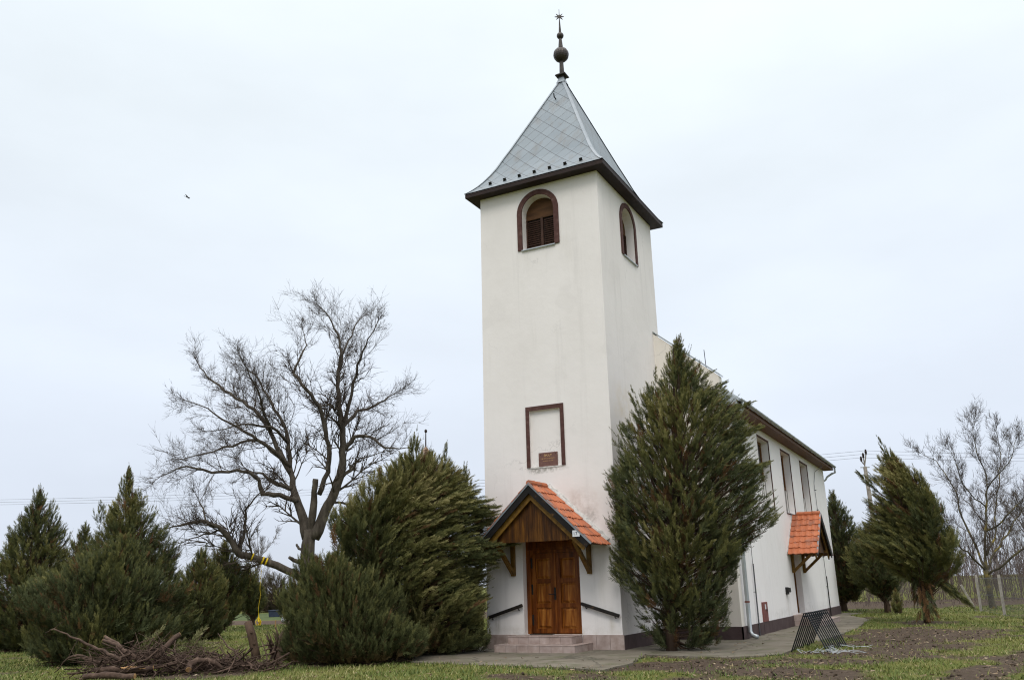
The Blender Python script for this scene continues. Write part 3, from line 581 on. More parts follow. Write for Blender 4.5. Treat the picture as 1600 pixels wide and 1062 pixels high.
# gabled canopies over both doors (local frame: x along the wall, -y outwards)
def canopy(M, cx, zpk, half, drop, out, board_z, number=False, tint_seed=1, strut=(1.10, 1.92), arm=.75, fil=1.):
    cp = part('door_canopy', church); sl_ = drop/half; ang = math.atan(sl_); rr = random.Random(tint_seed)
    for sg in (-1, 1):
        # deck under the tiles
        P0 = lambda t, y, h: (cx+sg*(t*math.cos(ang)+h*math.sin(ang)), y, zpk-t*math.sin(ang)+h*math.cos(ang))
        Ls = half/math.cos(ang)
        mb = MB(); mb.add([P0(t, y, h) for t, y, h in ((0, -out+.03, -.07), (Ls-.03, -out+.03, -.07), (Ls-.03, -.01, -.07), (0, -.01, -.07), (0, -out+.03, -.01), (Ls-.03, -out+.03, -.01), (Ls-.03, -.01, -.01), (0, -.01, -.01))], [(0, 1, 2, 3), (4, 5, 6, 7), (0, 1, 5, 4), (1, 2, 6, 5), (2, 3, 7, 6), (3, 0, 4, 7)])
        mb.xf(M).build('canopy_deck', GABLE_W, cp)
        mb = MB(); rows = 7; tw = .2; y1 = -.13*fil; y0 = -out-.02; cols = round((y1-y0)/tw); tw = (y1-y0)/cols; ex = (Ls+.08)/rows
        for r_ in range(rows):
            t0, t1 = r_*ex-.05, (r_+1)*ex
            for c_ in range(cols):
                ya = y0+c_*tw; tn = min(1, max(0, rr.gauss(.55, .18))) if rr.random() > .1 else .1; n = 6
                t1j = t1+rr.uniform(-.03, .026); vs = []; wob_ = rr.uniform(-.006, .008)
                for k in range(n+1):
                    f = k/n; h = .012+.022*max(0, math.sin(f*2*math.pi*1.0+.4)) + (.018 if k == n else 0)+wob_; y = ya+f*tw*1.0
                    vs += [P0(t0, y, h+.008), P0(t1j, y, h+.040), P0(t1j, y, h+.012)]
                fs = []
                for k in range(n): a = k*3; fs += [(a, a+3, a+4, a+1), (a+1, a+4, a+5, a+2)]
                fs += [(0, 1, 2), (n*3, n*3+2, n*3+1)]
                mb.add(vs, fs, tn)
        mb.xf(M).build('roof_tiles', TILE, cp, fix=False)
        # barge board, metal trim, mortar against the wall
        mb = MB(); q = [P0(-.0, -out, .0), P0(Ls, -out, .0), P0(Ls, -out, -.17), P0(.0, -out, -.17)]
        q[0] = (cx, -out, zpk+.02); q[3] = (cx, -out, zpk-.22)
        mb.add(q+[(x, y+.035, z) for x, y, z in q], [(0, 1, 2, 3), (7, 6, 5, 4), (0, 4, 5, 1), (1, 5, 6, 2), (2, 6, 7, 3), (3, 7, 4, 0)]); mb.xf(M).build('barge_board', BARGE, cp)
        mb = MB(); q = [P0(-.02, -out-.012, .055), P0(Ls+.04, -out-.012, .055), P0(Ls+.04, -out-.012, -.02), P0(-.02, -out-.012, -.02)]
        q[0] = (cx, -out-.012, zpk+.075); q[3] = (cx, -out-.012, zpk)
        mb.add(q+[(x, y+.05, z) for x, y, z in q], [(0, 1, 2, 3), (7, 6, 5, 4), (0, 4, 5, 1), (1, 5, 6, 2), (2, 6, 7, 3), (3, 7, 4, 0)]); mb.xf(M).build('metal_trim', GREY_STRIP, cp)
        mb = MB(); nn = 16; vs = []
        for k in range(nn+1):
            t = Ls*k/nn-.06; j = rr.uniform(-.015, .015); vs += [P0(t, (-.13+j)*fil, .03), P0(t, (-.10+j)*fil, .03+.06*fil), P0(t, 0, .04+(.10+j)*fil), P0(t, 0, -.03)]
        fs = []
        for k in range(nn): a = k*4; fs += [(a, a+4, a+5, a+1), (a+1, a+5, a+6, a+2)]
        fs += [(0, 1, 2, 3), (nn*4+3, nn*4+2, nn*4+1, nn*4)]
        mb.add(vs, fs); mb.xf(M).build('mortar_fillet', MORTAR, cp)
        # strut bracket
        bx = cx+sg*strut[0]
        mb = MB(); mb.box(bx-.055, bx+.055, -.11, -.004, strut[1], board_z+.02); mb.beam((bx, -.08, strut[1]+.07), (bx, -arm, board_z+.0), .10, .10); mb.box(bx-.055, bx+.055, -out+.1, -.004, board_z+.021, board_z+.12)
        mb.xf(M).build('bracket', BEAM_W, cp, bevel=.006)
        mb = MB(); mb.box(bx-.05, bx+.05, -.118, -.1105, strut[1]+.07, strut[1]+.13); mb.xf(M).build('bolt_plate', CUTWOOD, cp)
        mb = MB(); q = [P0(.25, -.1, -.071), P0(Ls-.05, -.1, -.071), P0(Ls-.05, -.1, -.15), P0(.25, -.1, -.15)]
        q2 = [P0(.0, -out+.14, -.071), P0(Ls-.05, -out+.14, -.071), P0(Ls-.05, -out+.14, -.29), P0(.0, -out+.14, -.29)]; q2[0] = (cx, -out+.14, zpk-.10); q2[3] = (cx, -out+.14, zpk-.39)
        mb.add(q2+[(x, y-.05, z) for x, y, z in q2], [(0, 1, 2, 3), (7, 6, 5, 4), (0, 4, 5, 1), (1, 5, 6, 2), (2, 6, 7, 3), (3, 7, 4, 0)])
        mb.xf(M).build('rafter', BEAM_W, cp)
    mb = MB(); zb = board_z; hb = half*(zpk-.16-zb)/drop-.06; nb = 20
    for k in range(nb):
        a, b = -hb+2*hb*k/nb+.003, -hb+2*hb*(k+1)/nb-.003
        za, zb2 = zpk-.17-abs(a)*sl_, zpk-.17-abs(b)*sl_
        zm = [(a, zb), (b, zb), (b, max(zb+.001, zb2)), (a, max(zb+.001, za))]
        if a < 0 < b: zm = [(a, zb), (b, zb), (b, zb2), (0, zpk-.17), (a, za)]
        mb.prism(zm, lambda u, v, d: (cx+u, -out+.2+d, v), 0, .02, .5)
    mb.xf(M).build('gable_boards', GABLE_W, cp)
    mb = MB()
    for k in range(3): mb.tube([(cx-.06+k*0, -out+.02+k*(out-.2)/3, zpk+.05), (cx-.06, -out+.02+(k+1)*(out-.2)/3-.02, zpk+.06)], .085, 8)
    mb.v = [(cx+(v[0]-cx+.06), v[1], v[2]) for v in mb.v]
    mb.tv = .55; mb.t = [.55]*len(mb.f); mb.xf(M).build('ridge_tiles', TILE, cp)
    return cp
canopy(Matrix.Identity(4), 2.04, 4.24, 1.70, 1.57, 1.25, 2.77, tint_seed=5, strut=(1.145, 1.92), arm=1.0)
Mside = Matrix.Translation((NX1, 0, 0)) @ Matrix(((0, -1, 0, 0), (1, 0, 0, 0), (0, 0, 1, 0), (0, 0, 0, 1)))
canopy(Mside, 14.0, 4.06, 1.75, 1.50, 1.10, 2.62, tint_seed=8, strut=(1.15, 1.88), arm=.85, fil=.25)
# house number
mb = MB(); mb.box(3.27, 3.47, -1.26, -1.252, 2.83, 2.99); hn = mb.build('house_number', WHITE_EN, church, bevel=.003)
text_mesh('lettering', [('17', 3.35, 2.865, .125, 1.)], NAVY, hn, lambda u, v, d: (u, -1.26-d, v))
# handrails
for a, b in (((.08, -.09, .83), (1.165, -.09, 1.15)), ((2.91, -.09, 1.17), (3.97, -.09, .85))):
    mb = MB(); mb.beam(a, b, .06, .085); hr = mb.build('handrail', BLACK_WOOD, church, bevel=.012)
    for t in (.12, .88):
        mb = MB(); p_ = Vector(a).lerp(Vector(b), t); mb.tube([p_+Vector((0, .0, -.03)), p_+Vector((0, .03, -.09)), p_+Vector((0, .09, -.09))], .012, 6); mb.build('rail_bracket', IRON, hr)
# side door, steps
sdp = part('side_door', church)
mb = MB(); mb.panel([(13.05, .39), (14.6, .39), (14.6, 2.62), (13.05, 2.62)], [[(13.14, .42), (14.51, .42), (14.51, 2.53), (13.14, 2.53)]], lambda u, v, d: side(u, v, .22+d), [.08]); mb.build('door_frame', WIN_W, sdp, fix=False)
mb = MB(); mb.panel([(13.14, .42), (14.51, .42), (14.51, 2.53), (13.14, 2.53)], [[(13.28, .55), (14.37, .55), (14.37, 1.3), (13.28, 1.3)], [(13.28, 1.45), (14.37, 1.45), (14.37, 2.4), (13.28, 2.4)]], lambda u, v, d: side(u, v, .27+d), [.03, .03]); mb.build('door_leaf', WIN_W, sdp, fix=False)
mb = MB(); mb.box(NX1-.32, NX1-.305, 13.2, 14.45, .5, 2.45); mb.build('door_panel', DOOR_P, sdp)
mb = MB(); mb.tube([(NX1-.27, 14.42, 1.4), (NX1-.2, 14.42, 1.4), (NX1-.2, 14.3, 1.4)], .014, 6); mb.build('door_handle', IRON, sdp)
ss = part('side_steps', church)
mb = MB(); mb.box(NX1, 6.70, 12.0, 15.75, 0, .375); mb.box(6.70, 7.10, 11.95, 15.8, 0, .17); mb.build('step_core', GROUT, ss)
mb = MB()
tiles_strip(mb, fy(12.0), NX1+.002, 6.71, .19, .375, .33, -.012, 0); tiles_strip(mb, fy(12.0), NX1+.05, 6.7, 0, .18, .33, -.012, 0); tiles_strip(mb, fx(6.70), 12., 15.75, .185, .375, .33, 0, .012); tiles_strip(mb, fz(.375), NX1, 6.72, 11.985, 15.76, .35, 0, .014)
tiles_strip(mb, fx(7.10), 11.95, 15.8, 0, .17, .33, 0, .012); tiles_strip(mb, fy(11.95), 6.71, 7.11, 0, .17, .4, -.012, 0); tiles_strip(mb, fz(.17), 6.714, 7.125, 11.93, 15.82, .41, 0, .014)
mb.build('step_tile', STEPT, ss, bevel=.004)
# small fittings on the nave wall
mb = MB(); mb.box(NX1, NX1+.05, 7.06, 7.72, .373, .97); bx = mb.build('meter_box', RUSTBOX, church, bevel=.006)
mb = MB(); mb.box(NX1+.05, NX1+.055, 7.32, 7.46, .75, .9); mb.build('paper_label', WHITE_EN, bx)
mb = MB(); mb.box(NX1+.05, NX1+.064, 7.5, 7.58, .68, .76); mb.build('lock', IRON, bx)
mb = MB(); mb.box(NX1, NX1+.06, 11.12, 11.5, 1.13, 1.38); mb.prism([(11.14, 1.2), (11.48, 1.2), (11.44, 1.36), (11.18, 1.36)], side, -.14, -.06); mb.build('wall_lamp', IRON, church, bevel=.01)
def pipe_on_wall(name, y, z0, z1, r_, mat, lean=0.):
    mb = MB(); mb.tube([(NX1+.06, y, z0), (NX1+.06, y+lean, z1)], r_, 8); o = mb.build(name, mat, church)
    mb = MB(); k = z0+.35
    while k < z1-.05:
        mb.tube([(NX1, y-.05, k), (NX1+.07, y-.05, k), (NX1+.07, y+.05, k)], .008, 4); k += .95
    mb.build('pipe_clip', IRON, o)
pipe_on_wall('earth_rod', 6.2, .0, 2.15, .022, WIRE); pipe_on_wall('earth_rod', 20.5, 0., 1.75, .026, IRON)
mb = MB(); mb.tube([(NX1+.05, 20.45, 1.7), (NX1+.04, 20.4, 4.2), (NX1+.04, 20.3, 5.9), (NX1+.05, 20.9, 6.5), (NX1+.3, 21.6, 6.83)], .012, 5)
for z in (2.6, 4.7, 5.6): mb.tube([(NX1, 20.42, z), (NX1+.09, 20.42, z)], .02, 5)
mb.build('lightning_conductor', WIRE, church)
mb = MB(); mb.tube([(NX1+.05, 6.2, 2.1), (NX1+.04, 6.2, 6.8)], .010, 5); mb.build('lightning_conductor', WIRE, church)
mb = MB(); mb.tube([(5.62, NY+.15, 8.15), (5.60, NY+.15, 8.75)], .012, 5); mb.build('lightning_rod', IRON, church)

# ------------------------------------------------------------------ ground
rng = np.random.default_rng(7)
LAT = rng.random((256, 256))
def vnoise(x, y):
    xi, yi = np.floor(x).astype(int), np.floor(y).astype(int); fx_, fy_ = x-xi, y-yi; fx_ = fx_*fx_*(3-2*fx_); fy_ = fy_*fy_*(3-2*fy_)
    g = lambda a, b: LAT[a % 256, b % 256]
    return (g(xi, yi)*(1-fx_)+g(xi+1, yi)*fx_)*(1-fy_)+(g(xi, yi+1)*(1-fx_)+g(xi+1, yi+1)*fx_)*fy_
def fbm(x, y, o=4):
    v = 0; a = .5
    for k in range(o): v = v+a*vnoise(x*2**k+17*k, y*2**k+31*k); a *= .5
    return v/.94
def blob(x, y, cx, cy, rx, ry, rot=0.):
    c, s = math.cos(rot), math.sin(rot); u = ((x-cx)*c+(y-cy)*s)/rx; v = (-(x-cx)*s+(y-cy)*c)/ry
    return np.clip(1.35-np.sqrt(u*u+v*v), 0, 1)
def seg_dist(x, y, pts):
    d = np.full(np.shape(x), 1e9)
    for (ax, ay), (bx_, by_) in zip(pts, pts[1:]):
        t = np.clip(((x-ax)*(bx_-ax)+(y-ay)*(by_-ay))/((bx_-ax)**2+(by_-ay)**2), 0, 1); d = np.minimum(d, np.hypot(x-ax-t*(bx_-ax), y-ay-t*(by_-ay)))
    return d
PAD_A = [(-.55, -.6), (-.9, -2.2), (.3, -4.15), (2.2, -4.45), (4.6, -4.75), (5.45, -5.05), (5.5, -3.4), (5.0, -1.2), (5.0, .2), (4.2, 1.2), (-.6, 1.2)]
PAD_B = [(4.06, -1.0), (5.3, -1.25), (7.0, -1.7), (8.05, -.75), (8.1, 3.0), (8.3, 7.0), (8.35, 11.), (8.2, 14.0), (8.1, 17.0), (6.7, 21.5), (7.0, 24.4), (6.07, 24.4), (6.07, 4.24), (4.06, 4.24)]
def inside(x, y, poly):
    r_ = np.zeros(np.shape(x), bool); n = len(poly)
    for i in range(n):
        (x0, y0), (x1, y1) = poly[i], poly[(i+1) % n]
        if y0 == y1: continue
        r_ ^= ((y0 > y) != (y1 > y)) & (x < (x1-x0)*(y-y0)/(y1-y0)+x0)
    return r_
def depth_lat(x, y): return (x-CAM.x)*FH[0]+(y-CAM.y)*FH[1], (x-CAM.x)*RH[0]+(y-CAM.y)*RH[1]
def dirt_mask(x, y):
    n = fbm(x*.9, y*.9); n2 = fbm(x*.35+9, y*.35+4)
    m_ = blob(x, y, 5.4, .0, 2.6, 2.2) + blob(x, y, 8.3, -4.6, 3.4, 2.3, .3) + blob(x, y, 6.9, -2.9, 2.6, 1.3, .4) + 1.7*blob(x, y, 10.0, 4.6, 1.7, 5.6, .05) + blob(x, y, 11.3, 8.5, 2.2, 3.) + blob(x, y, 10.2, 14.0, 1.4, 1.2) + .8*blob(x, y, 9.8, -.7, 2.2, 1.2) + .9*blob(x, y, -1.6, -4.8, 2.4, .9, .4)
    m_ = m_ + .9*blob(x, y, -4.0, -8.0, 1.9, 1.3) + blob(x, y, -3.6, -4.5, 1.0, .8) + .6*blob(x, y, 4.8, -6.4, 2.2, .8)
    m_ = m_ + 2.4*np.clip(.62-seg_dist(x, y, [(14.4, 6.), (13.4, 2.3), (12.9, .4), (12.4, -2.7), (12.0, -4.9), (11.5, -9)]), 0, 1)
    d, s = depth_lat(x, y)
    m_ = m_ + 1.3*np.clip((d-47.5+2*(n2-.5)*4)/2, 0, 1)*(s > -4)*(d < 64)
    return np.clip((m_*1.12 + (n-.5)*3.4 + (n2-.5)*.9 - .46)*1.7, 0, 1)
f1 = np.concatenate([np.arange(-27, 20.001, .16)])
def grow_axis(core, far, k=1.13):
    lo, hi = [core[0]], [core[-1]]; st_ = .16
    while hi[-1] < far: st_ *= k; hi.append(hi[-1]+st_); lo.append(lo[-1]-st_)
    return np.array(lo[:0:-1]+list(core)+hi[1:])
gx_ = grow_axis(f1, 2600); gy_ = grow_axis(np.arange(-14, 36.001, .16), 2600)
XX, YY = np.meshgrid(gx_, gy_, indexing='ij')
d_, s_ = depth_lat(XX, YY)
pads = inside(XX, YY, PAD_A) | inside(XX, YY, PAD_B) | ((XX > NX0-.1) & (XX < NX1+.2) & (YY > -.2) & (YY < NL+.3))
DM = dirt_mask(XX, YY)
near = np.exp(-np.clip(d_-35, 0, None)/25)
ZZ = ((fbm(XX*.55+3, YY*.55+8)-.5)*.12 + (fbm(XX*2.6, YY*2.6)-.5)*(.035+.08*DM))*near
ZZ = np.where(pads, -.03, ZZ-.0)
ZZ += .35*blob(XX, YY, -3.9, -8.1, 1.7, 1.0)*0
nx, ny = XX.shape
V = np.stack([XX.ravel(), YY.ravel(), ZZ.ravel()], 1)
I = np.arange(nx*ny).reshape(nx, ny)
Q = np.stack([I[:-1, :-1].ravel(), I[1:, :-1].ravel(), I[1:, 1:].ravel(), I[:-1, 1:].ravel()], 1)
def np_mesh(name, V, Q, mat, tint=None, smooth=False):
    me = bpy.data.meshes.new(name); k = Q.shape[1]
    me.vertices.add(len(V)); me.vertices.foreach_set('co', np.ascontiguousarray(V, np.float32).ravel())
    me.loops.add(Q.size); me.loops.foreach_set('vertex_index', np.ascontiguousarray(Q, np.int32).ravel())
    me.polygons.add(len(Q)); me.polygons.foreach_set('loop_start', np.arange(0, Q.size, k, dtype=np.int32))
    if tint is not None: a = me.attributes.new('tint', 'FLOAT', 'FACE'); a.data.foreach_set('value', np.ascontiguousarray(tint, np.float32))
    if smooth: me.polygons.foreach_set('use_smooth', np.ones(len(Q), bool))
    me.materials.append(mat); me.update(calc_edges=True); return me
gm = np_mesh('ground', V, Q, GROUND, smooth=True)
def pattr(me, nm, arr): a = me.attributes.new(nm, 'FLOAT', 'POINT'); a.data.foreach_set('value', np.ascontiguousarray(arr, np.float32).ravel())
pattr(gm, 'dirt', DM)
wob = (fbm(XX*.15, YY*.15)-.5)*2
pattr(gm, 'plough', (np.clip((d_-49+wob)/.6, 0, 1)*np.clip((57+wob-d_)/.6, 0, 1))*(s_ < -.15*d_))
pattr(gm, 'crop', np.clip((d_-57-wob)/.6, 0, 1)*np.clip((78-d_)/3, 0, 1)*(s_ < -.15*d_))
kind(bpy.data.objects.new('ground', gm), 'structure'); COL.objects.link(bpy.data.objects['ground'])
def ground_z(x, y): return np.where(inside(x, y, PAD_A) | inside(x, y, PAD_B), .02, (fbm(x*.55+3, y*.55+8)-.5)*.12)
def pad(name, poly, z, seed):
    rr = random.Random(seed); pts = []
    for i in range(len(poly)):
        a, b = Vector(poly[i]), Vector(poly[(i+1) % len(poly)]); n = max(1, int((b-a).length/.35))
        for k in range(n): q = a.lerp(b, k/n); pts.append((q.x+rr.uniform(-.035, .035)*(n > 2), q.y+rr.uniform(-.035, .035)*(n > 2)))
    mb = MB(); mb.prism(pts, lambda u, v, d: (u, v, d), -.08, z); return kind(mb.build(name, CONC), 'structure')
pad('concrete_path', PAD_A, .022, 1); pad('concrete_path', PAD_B, .016, 2)

# grass blades, kept off the soil and the concrete
def scatter(n, dmin, dmax, seed):
    g = np.random.default_rng(seed); d = dmin*(dmax/dmin)**g.random(n); s = (g.random(n)*2-1)*(d*.72+3)
    return CAM.x+d*FH[0]+s*RH[0], CAM.y+d*FH[1]+s*RH[1], d, g
def grass():
    x, y, d, g = scatter(330000, 11.5, 48, 4)
    dm = dirt_mask(x, y); clump = fbm(x*3.1, y*3.1)
    keep = (g.random(len(x)) > dm*.93) & (g.random(len(x)) < .25+1.3*(clump-.2)) & ~inside(x, y, [(p_[0]*.985+.03, p_[1]*.985-.03) for p_ in PAD_A]) & ~inside(x, y, PAD_B) & ~((x > NX0) & (x < NX1+.05) & (y > 0) & (y < NL))
    x, y, d, dm, clump = [q[keep] for q in (x, y, d, dm, clump)]; n = len(x)
    h = g.uniform(.025, .075, n)*(.6+clump*.8)*(1+d/60); w = g.uniform(.004, .009, n)*(1+d/22); a = g.uniform(0, 6.28, n); ln = g.uniform(.2, 1.1, n)*h; la = g.uniform(0, 6.28, n)
    z = ground_z(x, y)-.012
    b0 = np.stack([x-w*np.cos(a), y-w*np.sin(a), z], 1); b1 = np.stack([x+w*np.cos(a), y+w*np.sin(a), z], 1); tp = np.stack([x+ln*np.cos(la), y+ln*np.sin(la), z+h], 1)
    V = np.stack([b0, b1, tp], 1).reshape(-1, 3); Q = np.arange(3*n).reshape(-1, 3)
    t = np.clip(.42+.5*(fbm(x*.5+40, y*.5)-.5)*2+g.normal(0, .16, n)+.25*(fbm(x*.22, y*.22+60)-.5), 0, 1); t = np.where(g.random(n) < .10, .85+.15*g.random(n), t)
    o = bpy.data.objects.new('grass', np_mesh('grass', V, Q, GRASS, t)); COL.objects.link(o); kind(o, 'stuff')
grass()
def clods():
    x, y, d, g = scatter(26000, 12, 36, 9); dm = dirt_mask(x, y)
    keep = (dm > .55) & (g.random(len(x)) < .5) & ~inside(x, y, PAD_A) & ~inside(x, y, PAD_B) & ~((x > NX0) & (x < NX1+.05) & (y > 0) & (y < NL)); x, y = x[keep], y[keep]; n = len(x)
    oc = np.array([(1, 0, 0), (-1, 0, 0), (0, 1, 0), (0, -1, 0), (0, 0, 1), (0, 0, -1)], float); F = np.array([(0, 2, 4), (2, 1, 4), (1, 3, 4), (3, 0, 4), (2, 0, 5), (1, 2, 5), (3, 1, 5), (0, 3, 5)])
    r_ = g.gamma(1.6, .008, n)+.005
    V = oc[None]*r_[:, None, None]*g.uniform(.5, 1.3, (n, 6, 1)); V[:, :, 2] *= .7
    V += np.stack([x, y, ground_z(x, y)+r_*.3], 1)[:, None]+g.normal(0, .15, (n, 6, 3))*r_[:, None, None]
    Q = (F[None]+6*np.arange(n)[:, None, None]).reshape(-1, 3)
    o = bpy.data.objects.new('soil_clods', np_mesh('soil_clods', V.reshape(-1, 3), Q, SOIL)); COL.objects.link(o); kind(o, 'stuff')
clods()
def litter():
    x, y, d, g = scatter(12000, 12, 34, 19); keep = ~((x > NX0) & (x < NX1+.1) & (y > -1.25) & (y < NL)) & ((dirt_mask(x, y) > .3) | (g.random(len(x)) < .3)) & (~(inside(x, y, PAD_A) | inside(x, y, PAD_B)) | (g.random(len(x)) < .25)); x, y = x[keep], y[keep]; n = len(x)
    a = g.uniform(0, 6.28, n); l_ = g.uniform(.012, .05, n); w = g.uniform(.004, .012, n); z = ground_z(x, y)+.012+.02*g.random(n)
    c, s = np.cos(a), np.sin(a); q = [np.stack([x+u*l_*c-v*w*s, y+u*l_*s+v*w*c, z+.01*g.normal(0, 1, n)], 1) for u, v in ((-1, -1), (1, -1), (1, 1), (-1, 1))]
    V = np.stack(q, 1).reshape(-1, 3); Q = np.arange(4*n).reshape(-1, 4)
    o = bpy.data.objects.new('leaf_litter', np_mesh('leaf_litter', V, Q, LITTER)); COL.objects.link(o); kind(o, 'stuff')
LITTER = nmat('dry_litter', [(.3, (.10, .065, .035)), (.55, (.22, .16, .10)), (.7, (.36, .30, .22))], 3, .9)
litter()

# ------------------------------------------------------------------ junipers
def frond_template(n, seed):
    g = np.random.default_rng(seed); V = []; T = []
    def blade(p, d, l, w, t):
        u = np.cross(d, [0, 0, 1.]); u /= np.linalg.norm(u)+1e-9; V.extend([p, p+d*l*.35+u*w, p+d*l, p+d*l*.35-u*w]); T.append(t)
    cur = g.uniform(-.12, .12)
    ax = lambda t: np.array([t, cur*t*t, -.06*t*t])
    blade(ax(0), np.array([1, cur, -.05]), 1.0, .016, .3)
    for i in range(n):
        t = .08+.88*i/(n-1)+g.uniform(-.03, .03); sg = 1 if i % 2 else -1; l = (.36*(1-.65*t)+.05)*g.uniform(.75, 1.25); a = R(g.uniform(22, 48))
        d = np.array([math.cos(a), sg*math.sin(a), g.uniform(-.45, .45)]); d /= np.linalg.norm(d); blade(ax(t), d, l, .030*g.uniform(.8, 1.25), .25+.75*t)
    return np.array(V).reshape(-1, 4, 3), np.array(T)
FT = [frond_template(13, s) for s in range(5)]
def unit(a): return a/(np.linalg.norm(a, axis=-1, keepdims=True)+1e-9)
def plumes(roots, d0, d1, Lp, tint, F, g, fl=.42, spread=.5, sway=(0, 0, 0), width=1., tipb=.25):
    P = len(roots); s = np.sort(g.uniform(.05, 1, (P, F)), 1)[..., None]
    dd = d1-d0; pos = roots[:, None]+Lp[:, None, None]*(s*d0[:, None]+.5*s*s*dd[:, None]); tan = unit(d0[:, None]+dd[:, None]*s)
    rv = unit(g.normal(0, 1, (P, F, 3))); X = unit(tan+rv*spread*(1.2-.75*s)+np.array(sway)); ln = Lp[:, None, None]*fl*(1.1-.55*s)*g.uniform(.7, 1.25, (P, F, 1))
    rn = g.normal(0, 1, (P, F, 3)); Y = unit(np.cross(rn, X)); Z = np.cross(X, Y)
    pos, X, Y, Z, ln, tt, sf = [q.reshape(P*F, -1) for q in (pos, X, Y, Z, ln, np.repeat(tint[:, None], F, 1)[..., None], s)]
    Vs, Ts = [], []
    which = g.integers(0, len(FT), P*F)
    for k, (tv, tt0) in enumerate(FT):
        i = which == k; b = tv[None]; q = pos[i][:, None, None]+ln[i][:, None, None]*(b[..., :1]*X[i][:, None, None]+width*b[..., 1:2]*Y[i][:, None, None]+width*b[..., 2:]*Z[i][:, None, None])
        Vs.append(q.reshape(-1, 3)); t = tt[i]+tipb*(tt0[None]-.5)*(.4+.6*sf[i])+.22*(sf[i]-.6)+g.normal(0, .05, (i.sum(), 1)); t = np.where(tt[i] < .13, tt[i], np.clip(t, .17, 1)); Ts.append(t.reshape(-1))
    return np.concatenate(Vs), np.concatenate(Ts)
def juniper(name, label, base, prof, mat, nP, seed, F=20, upb=.7, wind=None, dr=.9, Ls=.75, tint0=.5, tvar=.14, cat='juniper', group='junipers round the church', trunk_r=.12, holes=(), lumps=.16, zmin=0., fl=.38, drop=0., offd=0., spires=(), whips=.12, spread=.55):
    g = np.random.default_rng(seed); prof = sorted(prof); zs = np.array([p_[0] for p_ in prof]); ls_ = np.array([p_[1] for p_ in prof]); rs = np.array([p_[2] for p_ in prof]); zt, zb = zs[-1], max(zs[0], .02)
    B = np.array([base[0], base[1], 0.])
    def samp(n, rho_lo, rho_hi, power=1.):
        zz = np.linspace(zb, zt, 300); w = (np.interp(zz, zs, rs)-np.interp(zz, zs, ls_))/2+.10; cdf = np.cumsum(w); cdf /= cdf[-1]
        z = np.interp(g.random(n), cdf, zz); ph = g.uniform(0, 2*math.pi, n); rho = rho_lo+(rho_hi-rho_lo)*g.random(n)**power; return z, ph, rho
    k1, k2, k3 = g.uniform(0, 6, 3)
    def pos(z, ph, rho):
        l, r_ = np.interp(z, zs, ls_), np.interp(z, zs, rs); c, hw = (l+r_)/2, (r_-l)/2
        lump = 1.02+lumps*(np.sin(3*ph+k1+2.1*z)+np.sin(5*ph-k2+3.7*z)+np.sin(2*ph+5.3*z+k3))/2-lumps*.15
        a = c+hw*rho*lump*np.cos(ph); b = dr*hw*rho*lump*np.sin(ph)+offd
        return B+a[:, None]*RH+b[:, None]*FH+z[:, None]*np.array([0, 0, 1.])
    t_ = thing(name, label, cat, (base[0], base[1], 0), group)
    Vall, Tall = [], []
    ups = np.array([0, 0, 1.])
    LW = np.zeros((0, 3)); limb_roots = []
    for (n, lo, hi, pw) in ((nP, .90, 1.06, 1.), (int(nP*.75), .35, .88, .8), (int(nP*whips), 1.0, 1.08, 1.)):
        wh = lo > .99
        z, ph, rho = samp(n, lo, hi, pw); tip = pos(z, ph, rho); f = (z-zb)/(zt-zb)
        rad = unit(np.cos(ph)[:, None]*RH+dr*np.sin(ph)[:, None]*FH)
        ub = upb+1.3*f[:, None]**2-drop*(1-f[:, None])
        d0 = unit(rad+ub*.75*ups+g.normal(0, .26, (n, 3))); d1 = unit(rad*.6+(ub+.1)*ups+g.normal(0, .34, (n, 3)))
        Lp = Ls*g.uniform(.65, 1.3, n)*(.75+.25*(1-f))
        if wind is not None:
            wv = wind(z, ph, tip-B); d0 = unit(d0+.55*wv); d1 = unit(d1+1.25*wv)
        hw = (np.interp(z, zs, rs)-np.interp(z, zs, ls_))/2
        Lp = np.minimum(Lp, .35+.9*hw)
        if wh: tip = tip+(d0+d1)*.11*Ls*g.uniform(.4, 1.5, n)[:, None]
        root = tip-Lp[:, None]*(d0+.5*(d1-d0)); root[:, 2] = np.maximum(root[:, 2], .05)
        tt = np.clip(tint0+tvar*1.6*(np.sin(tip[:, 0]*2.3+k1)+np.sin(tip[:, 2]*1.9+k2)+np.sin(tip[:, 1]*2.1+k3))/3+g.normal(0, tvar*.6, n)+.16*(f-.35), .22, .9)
        dead = g.random(n) < np.where(rho < .8, .28, .02); tt = np.where(dead, .07, tt)
        if holes:
            keep = np.ones(n, bool); rel = tip-B; la, lz = rel@RH, rel[:, 2]
            for (ha, hz, hr, prob) in holes: keep &= ~((np.hypot(la-ha, lz-hz) < hr) & (g.random(n) < prob))
            root, d0, d1, Lp, tt = root[keep], d0[keep], d1[keep], Lp[keep], tt[keep]
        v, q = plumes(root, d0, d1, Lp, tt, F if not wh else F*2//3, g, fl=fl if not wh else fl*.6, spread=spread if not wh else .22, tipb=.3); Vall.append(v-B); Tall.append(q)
        limb_roots.append(root[::max(1, len(root)//90)])
